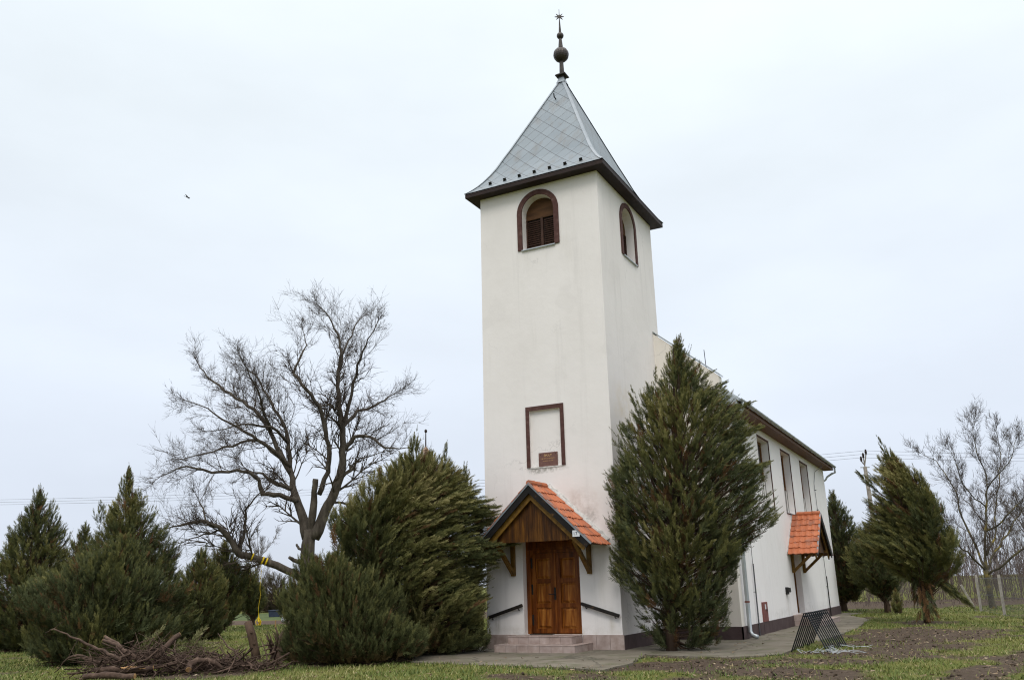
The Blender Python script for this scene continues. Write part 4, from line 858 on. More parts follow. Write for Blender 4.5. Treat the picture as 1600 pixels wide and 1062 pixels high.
    for (a0, z0, a1, z1, n, L0, wdt) in spires:
        f = np.sort(g.random(n)); P_ = B+(a0+(a1-a0)*f)[:, None]*RH+(z0+(z1-z0)*f)[:, None]*ups; ph = g.uniform(0, 6.28, n); rad = np.cos(ph)[:, None]*RH+np.sin(ph)[:, None]*FH
        ax_ = unit((a1-a0)*RH+(z1-z0)*ups); P_ = P_+rad*(wdt*.35*(1-f))[:, None]; d0 = unit(ax_*.8+rad*wdt*1.6*(1.1-f)[:, None]); d1 = unit(ax_+rad*.15)
        v, q = plumes(P_, d0, d1, L0*(1.15-.75*f)*g.uniform(.7, 1.2, n), np.clip(tint0+.08+g.normal(0, tvar*.6, n), .2, .9), F, g, fl=fl*.9, spread=spread*.8); Vall.append(v-B); Tall.append(q)
    Vv = np.concatenate(Vall); Tv = np.concatenate(Tall)
    Vv[:, 2] = np.maximum(Vv[:, 2], .012)
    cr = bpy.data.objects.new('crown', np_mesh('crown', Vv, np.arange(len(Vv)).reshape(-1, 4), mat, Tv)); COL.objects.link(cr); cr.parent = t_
    mb = MB(); hh = zt*.8; lean = (np.interp(hh, zs, ls_)+np.interp(hh, zs, rs))/2
    tr = lambda f: Vector((base[0], base[1], -.08+hh*f))+Vector(RH)*(lean*f*f)
    mb.tube([tr(k/7) for k in range(8)], [trunk_r*(1.25 if k == 0 else 1)*(1-k/8.5) for k in range(8)], 8)
    rr = random.Random(seed)
    for root in np.concatenate(limb_roots):
        q = Vector(root); f = min(.95, max(.06, (q.z*.72)/hh)); a = tr(f); q = Vector(root); mid = a.lerp(q, .5)+Vector((rr.uniform(-.1, .1), rr.uniform(-.1, .1), -.08+rr.uniform(-.1, .1)))
        mb.tube([a, mid, q, q+(q-mid).normalized()*.12], [trunk_r*.28*(1-.6*f), trunk_r*.18, .010, .004], 4, False)
    mb.build('trunk', JBARK, t_, smooth=True)
    return t_
RHv, FHv, UPv = RH, FH, np.array([0, 0, 1.])
def windA(z, ph, rel): return np.clip((rel@RH-.4)/2, 0, 1)[:, None]*np.clip((z-2.2)/2, 0, 1)[:, None]*(RHv*.9+UPv*.15)
juniper('juniper_tree', 'tall dense juniper with a pointed crown in front of the nave', (5.25, .06),
  [(-0.1, -0.25, .6), (0.2, -0.45, .95), (0.6, -0.68, 1.25), (1.0, -0.85, 1.4), (1.58, -0.95, 1.6), (2.24, -1.12, 1.95), (2.92, -1.33, 2.35), (3.44, -1.38, 2.6), (4.14, -1.25, 2.65), (4.85, -1.05, 2.55), (5.75, -0.75, 2.5), (6.2, -0.5, 2.35), (6.5, -0.28, 1.9), (6.88, 0.0, 1.5), (7.4, 0.34, 1.22), (7.9, 0.62, .98), (8.1, .72, .88)],
  JUN, 1700, 11, F=20, upb=.8, wind=windA, tint0=.5, trunk_r=.13, holes=((-.75, .75, .5, .8), (.2, .3, .5, .9), (.9, 1.9, .5, .4), (-.3, 1.2, .35, .5), (.15, .35, .5, .55), (.7, .9, .35, .5)), whips=.22, Ls=.56, dr=.78, spires=((.55, 6.9, .8, 8.05, 30, .5, .3), (-.1, 6.0, .1, 7.2, 18, .45, .25), (1.1, 6.4, 1.3, 7.3, 18, .45, .25), (1.2, 5.7, 2.5, 6.2, 40, .6, .55), (1.0, 6.1, 1.9, 6.75, 30, .55, .5), (1.6, 5.1, 2.75, 5.55, 36, .6, .55), (-.3, 5.6, -.55, 6.6, 16, .5, .25), (1.8, 4.3, 2.8, 4.6, 30, .6, .5), (.9, 6.6, 1.6, 7.1, 20, .45, .4)))
def windB(z, ph, rel): return (np.clip((z-1.0)/1.4, 0, 1)*np.clip((5.0-z)/.9, 0, 1)*np.clip(.55+(rel@RH)/3, .15, 1.3))[:, None]*(RHv*1.7-FHv*.15+UPv*-.32)
juniper('juniper_tree', 'broad windswept olive juniper with spiky twin tops at the left corner of the tower', (-1.15, -1.95),
  [(-0.05, -.5, 1.3), (0.25, -0.9, 1.7), (0.64, -1.58, 1.85), (1.15, -2.07, 1.95), (1.67, -2.19, 1.98), (2.19, -2.17, 2.05), (2.58, -2.18, 2.2), (3.12, -2.15, 2.0), (3.65, -1.98, 1.95), (4.06, -1.68, 1.85), (4.4, -1.35, 1.7), (4.75, -1.0, 1.4), (5.05, -0.65, 1.0), (5.3, -.35, .5)],
  JUN_OL, 1900, 12, F=20, upb=.7, wind=windB, tint0=.52, Ls=.68, dr=.85, trunk_r=.15, fl=.40, spread=.42, spires=((-.05, 4.6, .07, 6.0, 34, .5, .3), (.75, 4.2, .9, 5.45, 26, .5, .3), (.4, 4.3, .45, 5.3, 20, .45, .3), (1.25, 3.8, 1.45, 4.9, 22, .5, .3), (-.5, 4.2, -.55, 5.0, 14, .45, .3), (1.2, 2.75, 2.55, 2.75, 26, .8, .25), (1.3, 3.7, 2.1, 3.75, 16, .6, .2)))
juniper('juniper_shrub', 'low rounded juniper shrub with upright sprays at the left foot of the windswept juniper', (-1.0, -4.47),
  [(-0.05, -0.9, 1.2), (0.07, -1.25, 1.45), (0.41, -1.54, 1.5), (0.76, -1.65, 1.3), (1.23, -1.72, 1.0), (1.72, -1.68, .55), (2.15, -1.55, 0.1), (2.5, -1.35, -0.45)],
  JUN_OL, 1150, 13, F=20, upb=1.35, tint0=.31, Ls=.6, dr=.8, trunk_r=.07, lumps=.3, spread=.5, whips=.25, spires=((-1.2, 1.9, -1.35, 2.6, 14, .5, .3), (-.5, 1.8, -.5, 2.35, 14, .5, .3), (.2, 1.5, .3, 2.1, 14, .5, .3)))
juniper('juniper_tree', 'dark broad juniper at the far left edge behind the brush pile', (-15.81, -2.74),
  [(0.01, -1.1, 0.6), (0.46, -1.5, 0.8), (1.44, -1.6, 1.03), (2.78, -1.52, 0.8), (3.46, -1.3, 0.65), (4.16, -1.05, 0.42), (4.65, -0.8, 0.08), (5.1, -0.5, -0.3), (5.35, -.42, -.36)],
  JUN, 900, 14, F=17, upb=.9, tint0=.46, Ls=.62, trunk_r=.12, spires=((-.4, 4.5, -.4, 5.3, 16, .5, .3), (.0, 4.0, .05, 4.8, 14, .5, .3)))
juniper('juniper_tree', 'tallest pointed juniper of the left clump with a narrow spire top', (-11.72, -2.29),
  [(0.05, -1.3, 1.15), (0.44, -1.75, 1.45), (1.37, -1.92, 1.57), (2.26, -1.83, 1.43), (2.84, -1.7, 1.38), (3.29, -1.5, 1.1), (3.75, -1.3, 0.7), (4.29, -1.05, 0.3), (4.75, -0.8, 0.05), (5.23, -0.66, -0.3), (5.64, -0.57, -0.44), (5.8, -.53, -.47)],
  JUN, 1150, 15, F=17, upb=.85, tint0=.46, Ls=.62, trunk_r=.13, lumps=.26, spires=((-.6, 4.4, -.5, 5.75, 26, .5, .3), (-.15, 4.0, -.08, 4.85, 20, .5, .3), (-1.2, 3.7, -1.35, 4.6, 18, .5, .3), (.7, 3.2, .9, 3.8, 14, .5, .3)))
juniper('juniper_tree', 'slim dark juniper half hidden between the two tall left junipers', (-16.20, -0.69),
  [(-0.02, -1.0, 1.3), (1.38, -1.3, 1.5), (2.81, -1.0, 1.3), (3.3, -.85, .8), (3.54, -0.7, 0.3), (4.1, -0.43, -0.1), (4.35, -.36, -.2)], JUN, 600, 16, F=16, upb=.9, tint0=.5, Ls=.62)
def windC(z, ph, rel): return np.clip((-(rel@RH)-.3)/1.2, 0, 1)[:, None]*(-RHv*.45+UPv*.35)
juniper('juniper_shrub', 'wide shaggy green juniper bush right behind the pile of cut branches', (-8.42, -6.10),
  [(0.0, -0.9, 1.0), (0.41, -1.25, 1.6), (0.92, -1.5, 1.75), (1.44, -1.65, 1.75), (1.96, -1.65, 1.65), (2.3, -1.3, 1.45), (2.7, -.5, 1.2), (3.05, 0.2, 0.9), (3.25, .45, .7)],
  JUN, 1600, 17, F=19, upb=1.3, wind=windC, tint0=.40, Ls=.6, trunk_r=.1, dr=.8, lumps=.32, whips=.25, spires=((.6, 2.4, .7, 3.1, 14, .45, .3), (-1.3, 1.6, -1.6, 2.4, 14, .5, .3)))
juniper('juniper_tree', 'dark bushy juniper at the right end of the left clump, with double tops', (-14.01, 2.71),
  [(0.06, -0.8, 0.7), (0.5, -1.12, 0.83), (1.25, -1.19, 0.93), (2.0, -1.01, 0.88), (2.76, -0.7, 0.5), (3.2, -0.3, 0.05), (3.4, -.2, -.05)], JUN, 640, 18, F=16, upb=.85, tint0=.42, Ls=.6, spires=((-.1, 2.7, 0., 3.4, 12, .45, .3),))
juniper('juniper_tree', 'round topped juniper on a bare trunk under the low limb of the big tree', (-19.16, 8.83),
  [(0.57, -0.24, 0.53), (1.12, -0.6, 0.88), (2.43, -0.95, 0.95), (3.47, -0.7, 0.44), (4.05, -0.3, 0.0), (4.25, -.2, -.1)], JUN, 520, 19, F=15, upb=.8, tint0=.46, Ls=.65)
juniper('juniper_tree', 'small juniper with a short bare trunk at the edge of the ploughed field', (-22.55, 14.27),
  [(0.6, -0.2, 0.2), (1.01, -0.73, 0.55), (1.54, -0.98, 0.6), (2.51, -0.85, 0.19), (3.2, -0.62, -0.36), (3.4, -.55, -.42)], JUN, 330, 20, F=14, upb=.6, tint0=.5, Ls=.65, trunk_r=.09)
def windD(z, ph, rel): return (np.clip((z-1.6)/1.2, 0, 1)*np.clip((7.2-z)/1.5, .3, 1)*np.clip(.75-(rel@RH)/2.5, .1, 1.2))[:, None]*(-RHv*1.0+UPv*.3)
juniper('juniper_tree', 'windswept juniper with sprays blown to the left, standing on bare soil right of the church', (10.34, 14.12),
  [(1.35, .05, 0.4), (1.7, -0.3, 0.8), (2.1, -1.1, 1.15), (2.5, -1.6, 1.3), (2.9, -1.75, 1.35), (3.4, -1.7, 1.3), (3.97, -1.5, 1.05), (4.66, -1.25, 0.75), (5.26, -1.1, 0.4), (5.8, -0.9, 0.0), (6.2, -0.7, -0.35)],
  JUN, 520, 21, F=20, upb=.8, wind=windD, tint0=.54, Ls=.95, trunk_r=.11, fl=.40, dr=.8, spread=.45, lumps=.24, spires=((-.35, 5.2, -.75, 6.6, 26, .7, .25), (.3, 1.75, 1.75, .5, 34, .75, .2), (-.9, 4.6, -1.7, 5.4, 16, .7, .2)), holes=((.1, 1.3, .5, .6), (-.8, 1.7, .4, .5)))
juniper('juniper_tree', 'dark juniper behind the far corner of the church nave', (5.82, 26.65),
  [(0.83, -0.7, 0.79), (1.35, -1.1, 1.27), (2.68, -1.3, 1.45), (4.03, -1.0, 1.36), (4.99, -0.6, 0.9), (5.8, -0.1, 0.4), (6.15, .05, .25)], JUN, 620, 22, F=15, upb=.6, tint0=.42, Ls=.8, trunk_r=.16)
juniper('juniper_tree', 'spreading juniper between the nave and the windswept tree on the soil bed', (8.09, 24.42),
  [(0.9, -0.3, 0.35), (1.33, -1.13, 0.78), (2.08, -1.7, 1.02), (3.08, -1.5, 1.04), (3.8, -.9, .6), (4.3, -0.6, 0.1)], JUN, 480, 23, F=15, upb=.4, tint0=.42, Ls=.8, trunk_r=.14)
juniper('juniper_shrub', 'small upright juniper seedling beside the spreading juniper', (8.64, 22.74), [(0., -0.19, 0.23), (0.4, -0.22, 0.34), (0.95, -0.1, 0.2), (1.2, 0., .1)], JUN, 60, 24, F=14, upb=1.6, tint0=.6, Ls=.45, trunk_r=.03)
# hanging dead sprays on the trunk of the windswept tree are part of it: brown beard
def beard():
    root_o = [o for o in bpy.data.objects if o.get('label', '').startswith('windswept juniper with sprays')][0]; g = np.random.default_rng(5); n = 42
    z = g.uniform(.5, 1.9, n); ph = g.uniform(0, 6.28, n); r_ = .12+.10*g.random(n)
    p_ = np.array([10.34, 14.12, 0])+(r_*np.cos(ph))[:, None]*RH+(r_*np.sin(ph))[:, None]*FH+z[:, None]*UPv
    d0 = unit(np.cos(ph)[:, None]*RH*.4+np.sin(ph)[:, None]*FH*.4-UPv); v, q = plumes(p_, d0, unit(d0-UPv*.6), g.uniform(.4, .7, n), np.where(g.random(n) < .45, .07, .4), 12, g, fl=.5, spread=.35)
    v -= np.array([10.34, 14.12, 0]); v[:, 2] = np.maximum(v[:, 2], .05)
    o = bpy.data.objects.new('dead_sprays', np_mesh('dead_sprays', v, np.arange(len(v)).reshape(-1, 4), JUN, q)); COL.objects.link(o); o.parent = root_o
beard()

# ------------------------------------------------------------------ bare trees
def bare_tree(name, label, base, limbs, mats, rscale, seed, twig_len, dens, cat='tree', group='bare trees', levels=3, upb=.25, thin=.006, keep_from=.25):
    rr = random.Random(seed); t_ = thing(name, label, cat, (base[0], base[1], 0), group); B = Vector((base[0], base[1], 0))
    tk, tw = MB(), MB()
    def rv(): return Vector((rr.gauss(0, 1), rr.gauss(0, 1), rr.gauss(0, 1))).normalized()
    def twig(p0, d, l, r_, lev):
        n = 4 if lev < levels else 3; pts = [p0]; d = d.normalized(); q = p0
        kids = []; bend = rv()*.16
        for k in range(n):
            d = (d+bend*.5+rv()*.13+Vector((0, 0, upb*.2))).normalized(); q = q+d*(l/n); pts.append(q)
            kids.append((q, d, (k+1)/n))
        (tw if r_ < .03 else tk).tube(pts, [max(thin*.5, r_*(1-.8*k/n)) for k in range(n+1)], 3 if r_ < .03 else 5, False)
        if lev < levels:
            m_ = rr.randint(6, 10) if lev < 2 else rr.randint(4, 7)
            for k in range(m_):
                q, dd, f = kids[min(n-1, int(rr.random()*n))]
                s = rv(); s = (s-dd*s.dot(dd)).normalized(); a = R(rr.uniform(22, 52))
                twig(q, dd*math.cos(a)+s*math.sin(a), l*rr.uniform(.35, .7), max(thin, r_*.55), lev+1)
    for nm, pts in limbs.items():
        P_ = [B+Vector(p_[:3]) for p_ in pts]; rad = [p_[3]*rscale for p_ in pts]
        Q_, RR = [P_[0]], [rad[0]]
        for i in range(len(P_)-1):
            for k in (1, 2, 3):
                f = k/3; q = P_[i].lerp(P_[i+1], f)
                if k < 3: q = q+rv()*min(.09, (P_[i+1]-P_[i]).length*.05)
                Q_.append(q); RR.append((rad[i]*(1-f)+rad[i+1]*f)*(1+rr.uniform(-.06, .1)))
        tk.tube(Q_, RR, 9 if rad[0] > .1 else 6)
        if nm in ('trunk', 'C', 'K1', 'K2'): continue
        tot = sum((Q_[i+1]-Q_[i]).length for i in range(len(Q_)-1)); acc = 0
        for i in range(1, len(Q_)):
            sg = (Q_[i]-Q_[i-1]); acc += sg.length; f = acc/tot
            if f < keep_from and rr.random() < .75: continue
            m_ = dens*sg.length*(.35+1.1*f); m_ = int(m_)+(rr.random() < m_-int(m_))
            for _ in range(m_):
                d = sg.normalized(); s = rv(); s = (s-d*s.dot(d)).normalized(); a = R(rr.uniform(28, 62))
                twig(Q_[i-1].lerp(Q_[i], rr.random()), d*math.cos(a)+s*math.sin(a)+Vector((0, 0, .2)), twig_len*rr.uniform(.5, 1.3)*(1.15-.55*f), max(thin*1.6, RR[i]*.33), 1)
        for _ in range(3): twig(Q_[-1], (Q_[-1]-Q_[-2]).normalized()+rv()*.35, twig_len*rr.uniform(.3, .55), min(.018, max(thin*1.5, RR[-1]*.9)), 1)
    tk.build('trunk', mats[0], t_, smooth=True, fix=False); tw.build('crown', mats[1], t_, fix=False)
    return t_
BIG = {
'trunk':[(-0.06,-0.03,-.3,0.4),(-0.06, -0.03, 0.12, 0.348), (-0.15, -0.08, 1.44, 0.298), (-0.24, -0.13, 2.36, 0.268), (-0.3, -0.16, 3.43, 0.233), (-0.29, -0.15, 4.51, 0.209)],
'L1':[(-0.36, -0.19, 4.11, 0.174), (-0.8, -0.23, 5.5, 0.144), (-1.24, -0.28, 6.5, 0.124), (-1.54, -0.25, 7.52, 0.089), (-1.76, -0.18, 8.56, 0.074), (-2.01, -0.13, 9.47, 0.067), (-2.38, -0.14, 10.25, 0.06), (-2.97, -0.26, 11.05, 0.052), (-3.53, -0.37, 12.02, 0.037), (-4.02, -0.44, 12.85, 0.03), (-4.76, -0.8, 13.66, 0.022), (-5.06, -0.96, 14.31, 0.015)],
'C':[(-0.18, -0.09, 4.1, 0.149), (0.05, -0.25, 5.85, 0.119), (0.2, -0.4, 6.6, 0.10), (0.27, -0.45, 7.0, 0.095)],
'R1':[(-0.06, -0.03, 4.1, 0.204), (0.46, 0.13, 5.44, 0.189), (0.87, 0.23, 6.25, 0.174), (1.19, 0.28, 7.13, 0.154), (1.35, 0.26, 8.03, 0.119), (1.39, 0.16, 9.15, 0.112), (1.35, 0.03, 10.29, 0.097), (1.3, -0.11, 11.44, 0.082), (1.29, -0.23, 12.6, 0.067), (1.5, -0.23, 13.61, 0.052), (1.35, -0.42, 14.65, 0.037), (0.93, -0.64, 15.58, 0.022), (0.32, -0.96, 16.37, 0.011)],
'R1b':[(1.35,.2, 9.0, 0.082), (1.6, 0.16, 10.28, 0.067), (2.27, -0.17, 11.88, 0.052), (2.97, -0.48, 13.03, 0.037), (3.63, -0.81, 13.87, 0.022), (4.11, -0.67, 14.7, 0.015)],
'R1c':[(1.3,-.2, 12.5, 0.045), (1.1, 0.6, 14.2, 0.037), (0.86, 1.5, 15.48, 0.022), (0.93, 2.18, 16.37, 0.011)],
'M1':[(0.3, -.2, 6.2, 0.089), (0.79, -0.15, 7.33, 0.089), (1.15, -0.53, 8.24, 0.082), (1.28, -1.02, 9.27, 0.074), (1.28, -1.59, 10.52, 0.067), (1.03, -2.28, 11.26, 0.06), (0.42, -2.6, 12.09, 0.052)],
'M1b':[(0.42, -2.6, 12.09, 0.045), (.6, -2.3, 13.1, 0.037), (.5, -1.8, 13.8, 0.022), (0.1, -1.7, 14.7, 0.011)],
'M1c':[(1.28, -1.59, 10.52, 0.03), (1.6, -1.2, 10.6, 0.022), (2., -.9, 10.35, 0.015)],
'R2':[(1.38, 0.2, 9.7, 0.074), (1.5, 1.2, 10.7, 0.06), (1.6, 2.3, 11.07, 0.045), (1.7, 3.3, 11.6, 0.03), (2.17, 3.96, 12.18, 0.015)],
'R3':[(1.35, 0.3, 8.4, 0.074), (1.99, 0.37, 9.12, 0.067), (3.05, 0.24, 8.99, 0.052), (4.03, 0.08, 8.31, 0.037), (5.11, 0.42, 8.25, 0.015)],
'R4':[(1.15, 0.28, 7.2, 0.052), (1.0, 1.37, 7.63, 0.045), (0.9, 2.24, 8.32, 0.03), (1.5, 3.04, 8.65, 0.015)],
'R5':[(0.6, 0.2, 5.8, 0.052), (0.75, 1.07, 5.86, 0.045), (1.07, 1.69, 5.67, 0.022)],
'L2':[(-.95, -0.25, 5.9, 0.097), (-1.41, -1.08, 6.26, 0.089), (-1.94, -1.69, 6.27, 0.082), (-1.91, -2.01, 6.95, 0.067), (-2.05, -2.43, 7.27, 0.06), (-2.44, -2.97, 7.42, 0.052), (-3.29, -3.76, 7.27, 0.045), (-4.24, -4.48, 7.6, 0.03), (-5.28, -5.02, 7.13, 0.015)],
'L3':[(-1.27, -0.3, 6.6, 0.089), (-1.6, -1.11, 6.8, 0.067), (-2.08, -1.63, 7.35, 0.045), (-2.43, -1.95, 7.42, 0.022)],
'L4':[(-1.5, -0.25, 7.4, 0.089), (-2.02, -0.58, 8.53, 0.082), (-2.9, -0.55, 9.87, 0.074), (-3.78, -0.53, 10.8, 0.067), (-4.87, -0.62, 11.68, 0.06), (-6.18, -0.82, 12.41, 0.045), (-7.38, -1.04, 13.35, 0.03), (-7.88, -1.3, 14.17, 0.015)],
'L5':[(-1.6, -0.25, 7.8, 0.074), (-1.8, -1., 8.4, 0.067), (-2., -1.65, 8.81, 0.06), (-2.37, -2.26, 9.27, 0.052), (-3.18, -3.02, 9.88, 0.037), (-4.05, -3.81, 10.64, 0.022), (-5.14, -4.38, 11.1, 0.011)],
'L6':[(-1.8, -0.4, 8.0, 0.067), (-2.98, -0.61, 9.06, 0.06), (-4.13, -0.27, 9.49, 0.052), (-5.42, 0.01, 9.54, 0.045), (-7.26, -0.01, 9.23, 0.03), (-8.85, -0.68, 8.86, 0.015)],
'L7':[(-1.9, -0.2, 9.1, 0.052), (-1.8, -1.6, 9.77, 0.045), (-1.75, -2.91, 9.68, 0.037), (-1.9, -4.04, 9.44, 0.022), (-2.61, -4.75, 9.14, 0.011)],
'L8':[(-2.8, -.6, 9.71, 0.052), (-2.2, -2., 10.99, 0.037), (-1.6, -3.3, 11.86, 0.022), (-1.36, -4.1, 12.42, 0.011)],
'L9':[(-3.1, -.5, 9.9, 0.037), (-4.35, -0.3, 11.16, 0.03), (-5.68, -0.15, 12.03, 0.015)],
'B1':[(-0.29, -0.15, 2.17, 0.149), (-0.87, -0.83, 2.62, 0.127), (-1.37, -1.47, 2.97, 0.119), (-1.99, -2.17, 3.3, 0.119), (-2.2, -2.66, 3.39, 0.112), (-2.37, -3.12, 4.1, 0.097), (-2.59, -3.62, 4.61, 0.074), (-2.96, -4.18, 4.86, 0.06), (-3.64, -4.73, 4.72, 0.037), (-4.26, -5.05, 4.57, 0.015)],
'B2':[(-2.2,-2.6, 3.4, 0.06), (-2.3, -2.3, 4.55, 0.045), (-2.2, -2.45, 5.44, 0.037), (-1.5, -2.65, 5.97, 0.022), (-0.71, -2.63, 6.53, 0.011)],
'B3':[(-2.5, -3.4, 4.4, 0.052), (-2.8, -3.5, 4.47, 0.037), (-3.1, -4.33, 4.16, 0.022), (-3.52, -5.23, 3.83, 0.011)],
'B4':[(-2.9, -4.1, 4.8, 0.037), (-3.4, -3.9, 5.5, 0.03), (-3.9, -3.81, 6.01, 0.015)],
'K1':[(-0.3, -0.2, 2.9, 0.084), (-0.67, -0.69, 3.1, 0.067), (-0.72, -0.94, 3.23, 0.055)],
'K2':[(-0.3, -0.17, 3.5, 0.055), (-0.8, -0.22, 3.65, 0.045), (-0.99, -0.18, 3.86, 0.04)]}
BIG = {k: [(x*(1-.05*min(1, max(0, z-5)/6))-.0, y*(1-.05*min(1, max(0, z-5)/6)), z if z < 5 else 5+(z-5)*.935, r) for x, y, z, r in v] for k, v in BIG.items()}
bigtree = bare_tree('bare_tree', 'large leafless tree with many ascending limbs and a cut stub, left of the church', (-15.61, 10.91), BIG, (BARK, TWIG), 1.35, 31, 1.75, 3.6, levels=3, thin=.0056)
mb = MB()
for c_, r_ in (((-1.93, -2.10, 3.27), .182), ((-1.60, -1.76, 3.11), .182), ((-1.50, -1.63, 3.05), .184)):
    ax = (Vector((-1.99, -2.17, 3.3))-Vector((-1.37, -1.47, 2.97))).normalized(); p_ = Vector((-15.61, 10.91, 0))+Vector(c_)
    mb.tube([p_-ax*.035, p_-ax*.03, p_+ax*.03, p_+ax*.035], [.1, r_, r_, .1], 12)
tag(mb.build('rope_wrap', YELLOW, None, (-17.3, 9.1, 3.1)), 'yellow strap wound round the low limb of the big bare tree', 'strap')
mb = MB(); p_ = Vector((-15.61, 10.91, 0))+Vector((-1.62, -1.80, 3.0)); rr = random.Random(2)
pts = [p_+Vector((rr.uniform(-.025, .025), rr.uniform(-.025, .025), -k*.2)) for k in range(14)]; mb.tube(pts, [.008]*12+[.03, .045], 6)
e = pts[-1]
for k in range(6): mb.tube([e+Vector((0, 0, .2)), e+Vector((rr.uniform(-.12, .12), rr.uniform(-.12, .12), 0)), e+Vector((rr.uniform(-.1, .1), rr.uniform(-.1, .1), -.16))], .018, 5)
tag(mb.build('swing_rope', YELLOW, None, tuple(e)), 'yellow rope with knotted end hanging from the low limb of the big bare tree', 'rope')
RTREE = {
'trunk':[(0.03,.02,-.2,.17),(0.03, 0.02, 0.03, 0.159), (0.0, 0.0, 0.75, 0.135), (-0.01, -0.0, 1.88, 0.123)],
'a':[(-0.02, -0.01, 1.78, 0.086), (0.09, 0.05, 2.82, 0.067), (0.3, 0.16, 3.97, 0.061), (0.52, 0.27, 5.15, 0.055), (0.71, 0.37, 6.12, 0.043), (0.74, 0.39, 7.22, 0.031), (0.53, 0.28, 8.12, 0.025), (0.49, 0.26, 9.14, 0.018), (0.66, 0.35, 9.94, 0.009)],
'b':[(-0.02, -0.01, 1.7, 0.074), (-0.21, 0.28, 2.73, 0.061), (-0.45, 0.54, 3.71, 0.055), (-0.8, 0.74, 5.05, 0.043), (-0.8, 1.13, 6.08, 0.031), (-1.09, 1.36, 6.92, 0.025), (-1.56, 1.44, 8.01, 0.018), (-2.32, 1.04, 8.51, 0.009)],
'c':[(-0.03, -0.03, 1.85, 0.055), (-0.6, -1.22, 2.61, 0.043), (-1.06, -2.36, 3.11, 0.031), (-1.28, -2.93, 4.02, 0.012)],
'd':[(0.0, 0.0, 1.75, 0.061), (0.58, 0.98, 2.82, 0.049), (1.32, 2.04, 3.68, 0.043), (2.12, 3.14, 4.8, 0.031), (2.68, 3.66, 5.7, 0.018)],
'e':[(0.0, 0.0, 1.6, 0.061), (0.82, -0.25, 2.06, 0.055), (1.66, -0.48, 2.74, 0.049), (2.49, -0.39, 3.32, 0.031), (3.3, -.2, 4.1, .015)],
'f':[(0.3, 0.16, 3.87, 0.043), (0.97, -0.4, 4.17, 0.037), (1.62, -0.96, 4.78, 0.025), (2.26, -1.08, 5.35, 0.012)],
'g':[(0.15, 0.1, 2.6, 0.049), (0.82, 1.24, 4.0, 0.043), (1.13, 2.22, 5.69, 0.037), (1.46, 3.2, 6.9, 0.031), (1.76, 4.17, 8.39, 0.018), (1.81, 4.33, 9.98, 0.009)],
'h':[(0.52, 0.27, 5.15, 0.037), (0.04, -0.82, 5.53, 0.031), (-0.33, -1.87, 6.11, 0.025), (-0.53, -2.82, 7.19, 0.018), (-0.7, -3.19, 7.9, 0.009)],
'i':[(0.71, 0.37, 6.12, 0.031), (1.42, 0.06, 6.91, 0.025), (2.11, -0.25, 7.68, 0.018), (2.45, -0.41, 8.61, 0.009)]}
RTREE = {k: [(x*.94, y*.94, z if z < 2 else 2+(z-2)*.92, r) for x, y, z, r in v] for k, v in RTREE.items()}
bare_tree('bare_tree', 'leafless tree with yellow lichen on its limbs behind the wire fence at right', (12.53, 27.90), RTREE, (LICHEN, TWIG), 1.0, 33, 1.25, 4.2, levels=3, upb=.8, thin=.006)

def sapling_limbs(h, seed, n=7, lean=.15):
    rr = random.Random(seed); L_ = {'trunk': [(0, 0, -.1, h*.012), (rr.uniform(-.1, .1), 0, h*.35, h*.010)]}
    for k in range(n):
        z = h*(.2+.5*k/n); a = rr.uniform(0, 6.28); s = h*rr.uniform(.12, .28)
        L_[f'l{k}'] = [(0, 0, z, h*.006), (s*.5*math.cos(a), s*.5*math.sin(a), z+h*.15, h*.004), (s*math.cos(a), s*math.sin(a), min(h*.97, z+h*.38), h*.0015)]
    L_['lt'] = [(0, 0, h*.3, h*.009), (rr.uniform(-.2, .2), rr.uniform(-.2, .2), h*.65, h*.005), (rr.uniform(-.3, .3), rr.uniform(-.3, .3), h, h*.0015)]
    return L_
def at_px_depth(dep, lat): q = np.array([CAM.x, CAM.y, 0])+dep*FH+lat*RH; return (float(q[0]), float(q[1]))
for i, (dep, lat, h, lab) in enumerate([(70, -20.6, 6.3, 'small twiggy leafless tree seen under the low limb of the big tree'), (56, 33.2, 7.0, 'grey leafless tree at the right edge behind the fence'), (62, 33.4, 7.5, 'slender leafless tree just left of the lichen covered tree'), (66, 39, 8.0, 'leafless tree deep in the thicket at the right edge')]):
    bare_tree('bare_tree', lab, at_px_depth(dep, lat), sapling_limbs(h, 40+i, 9), (THIN_GREY, THIN_GREY), 1.0, 50+i, h*.16, 1.2, levels=3, upb=.5, thin=.008, keep_from=0)
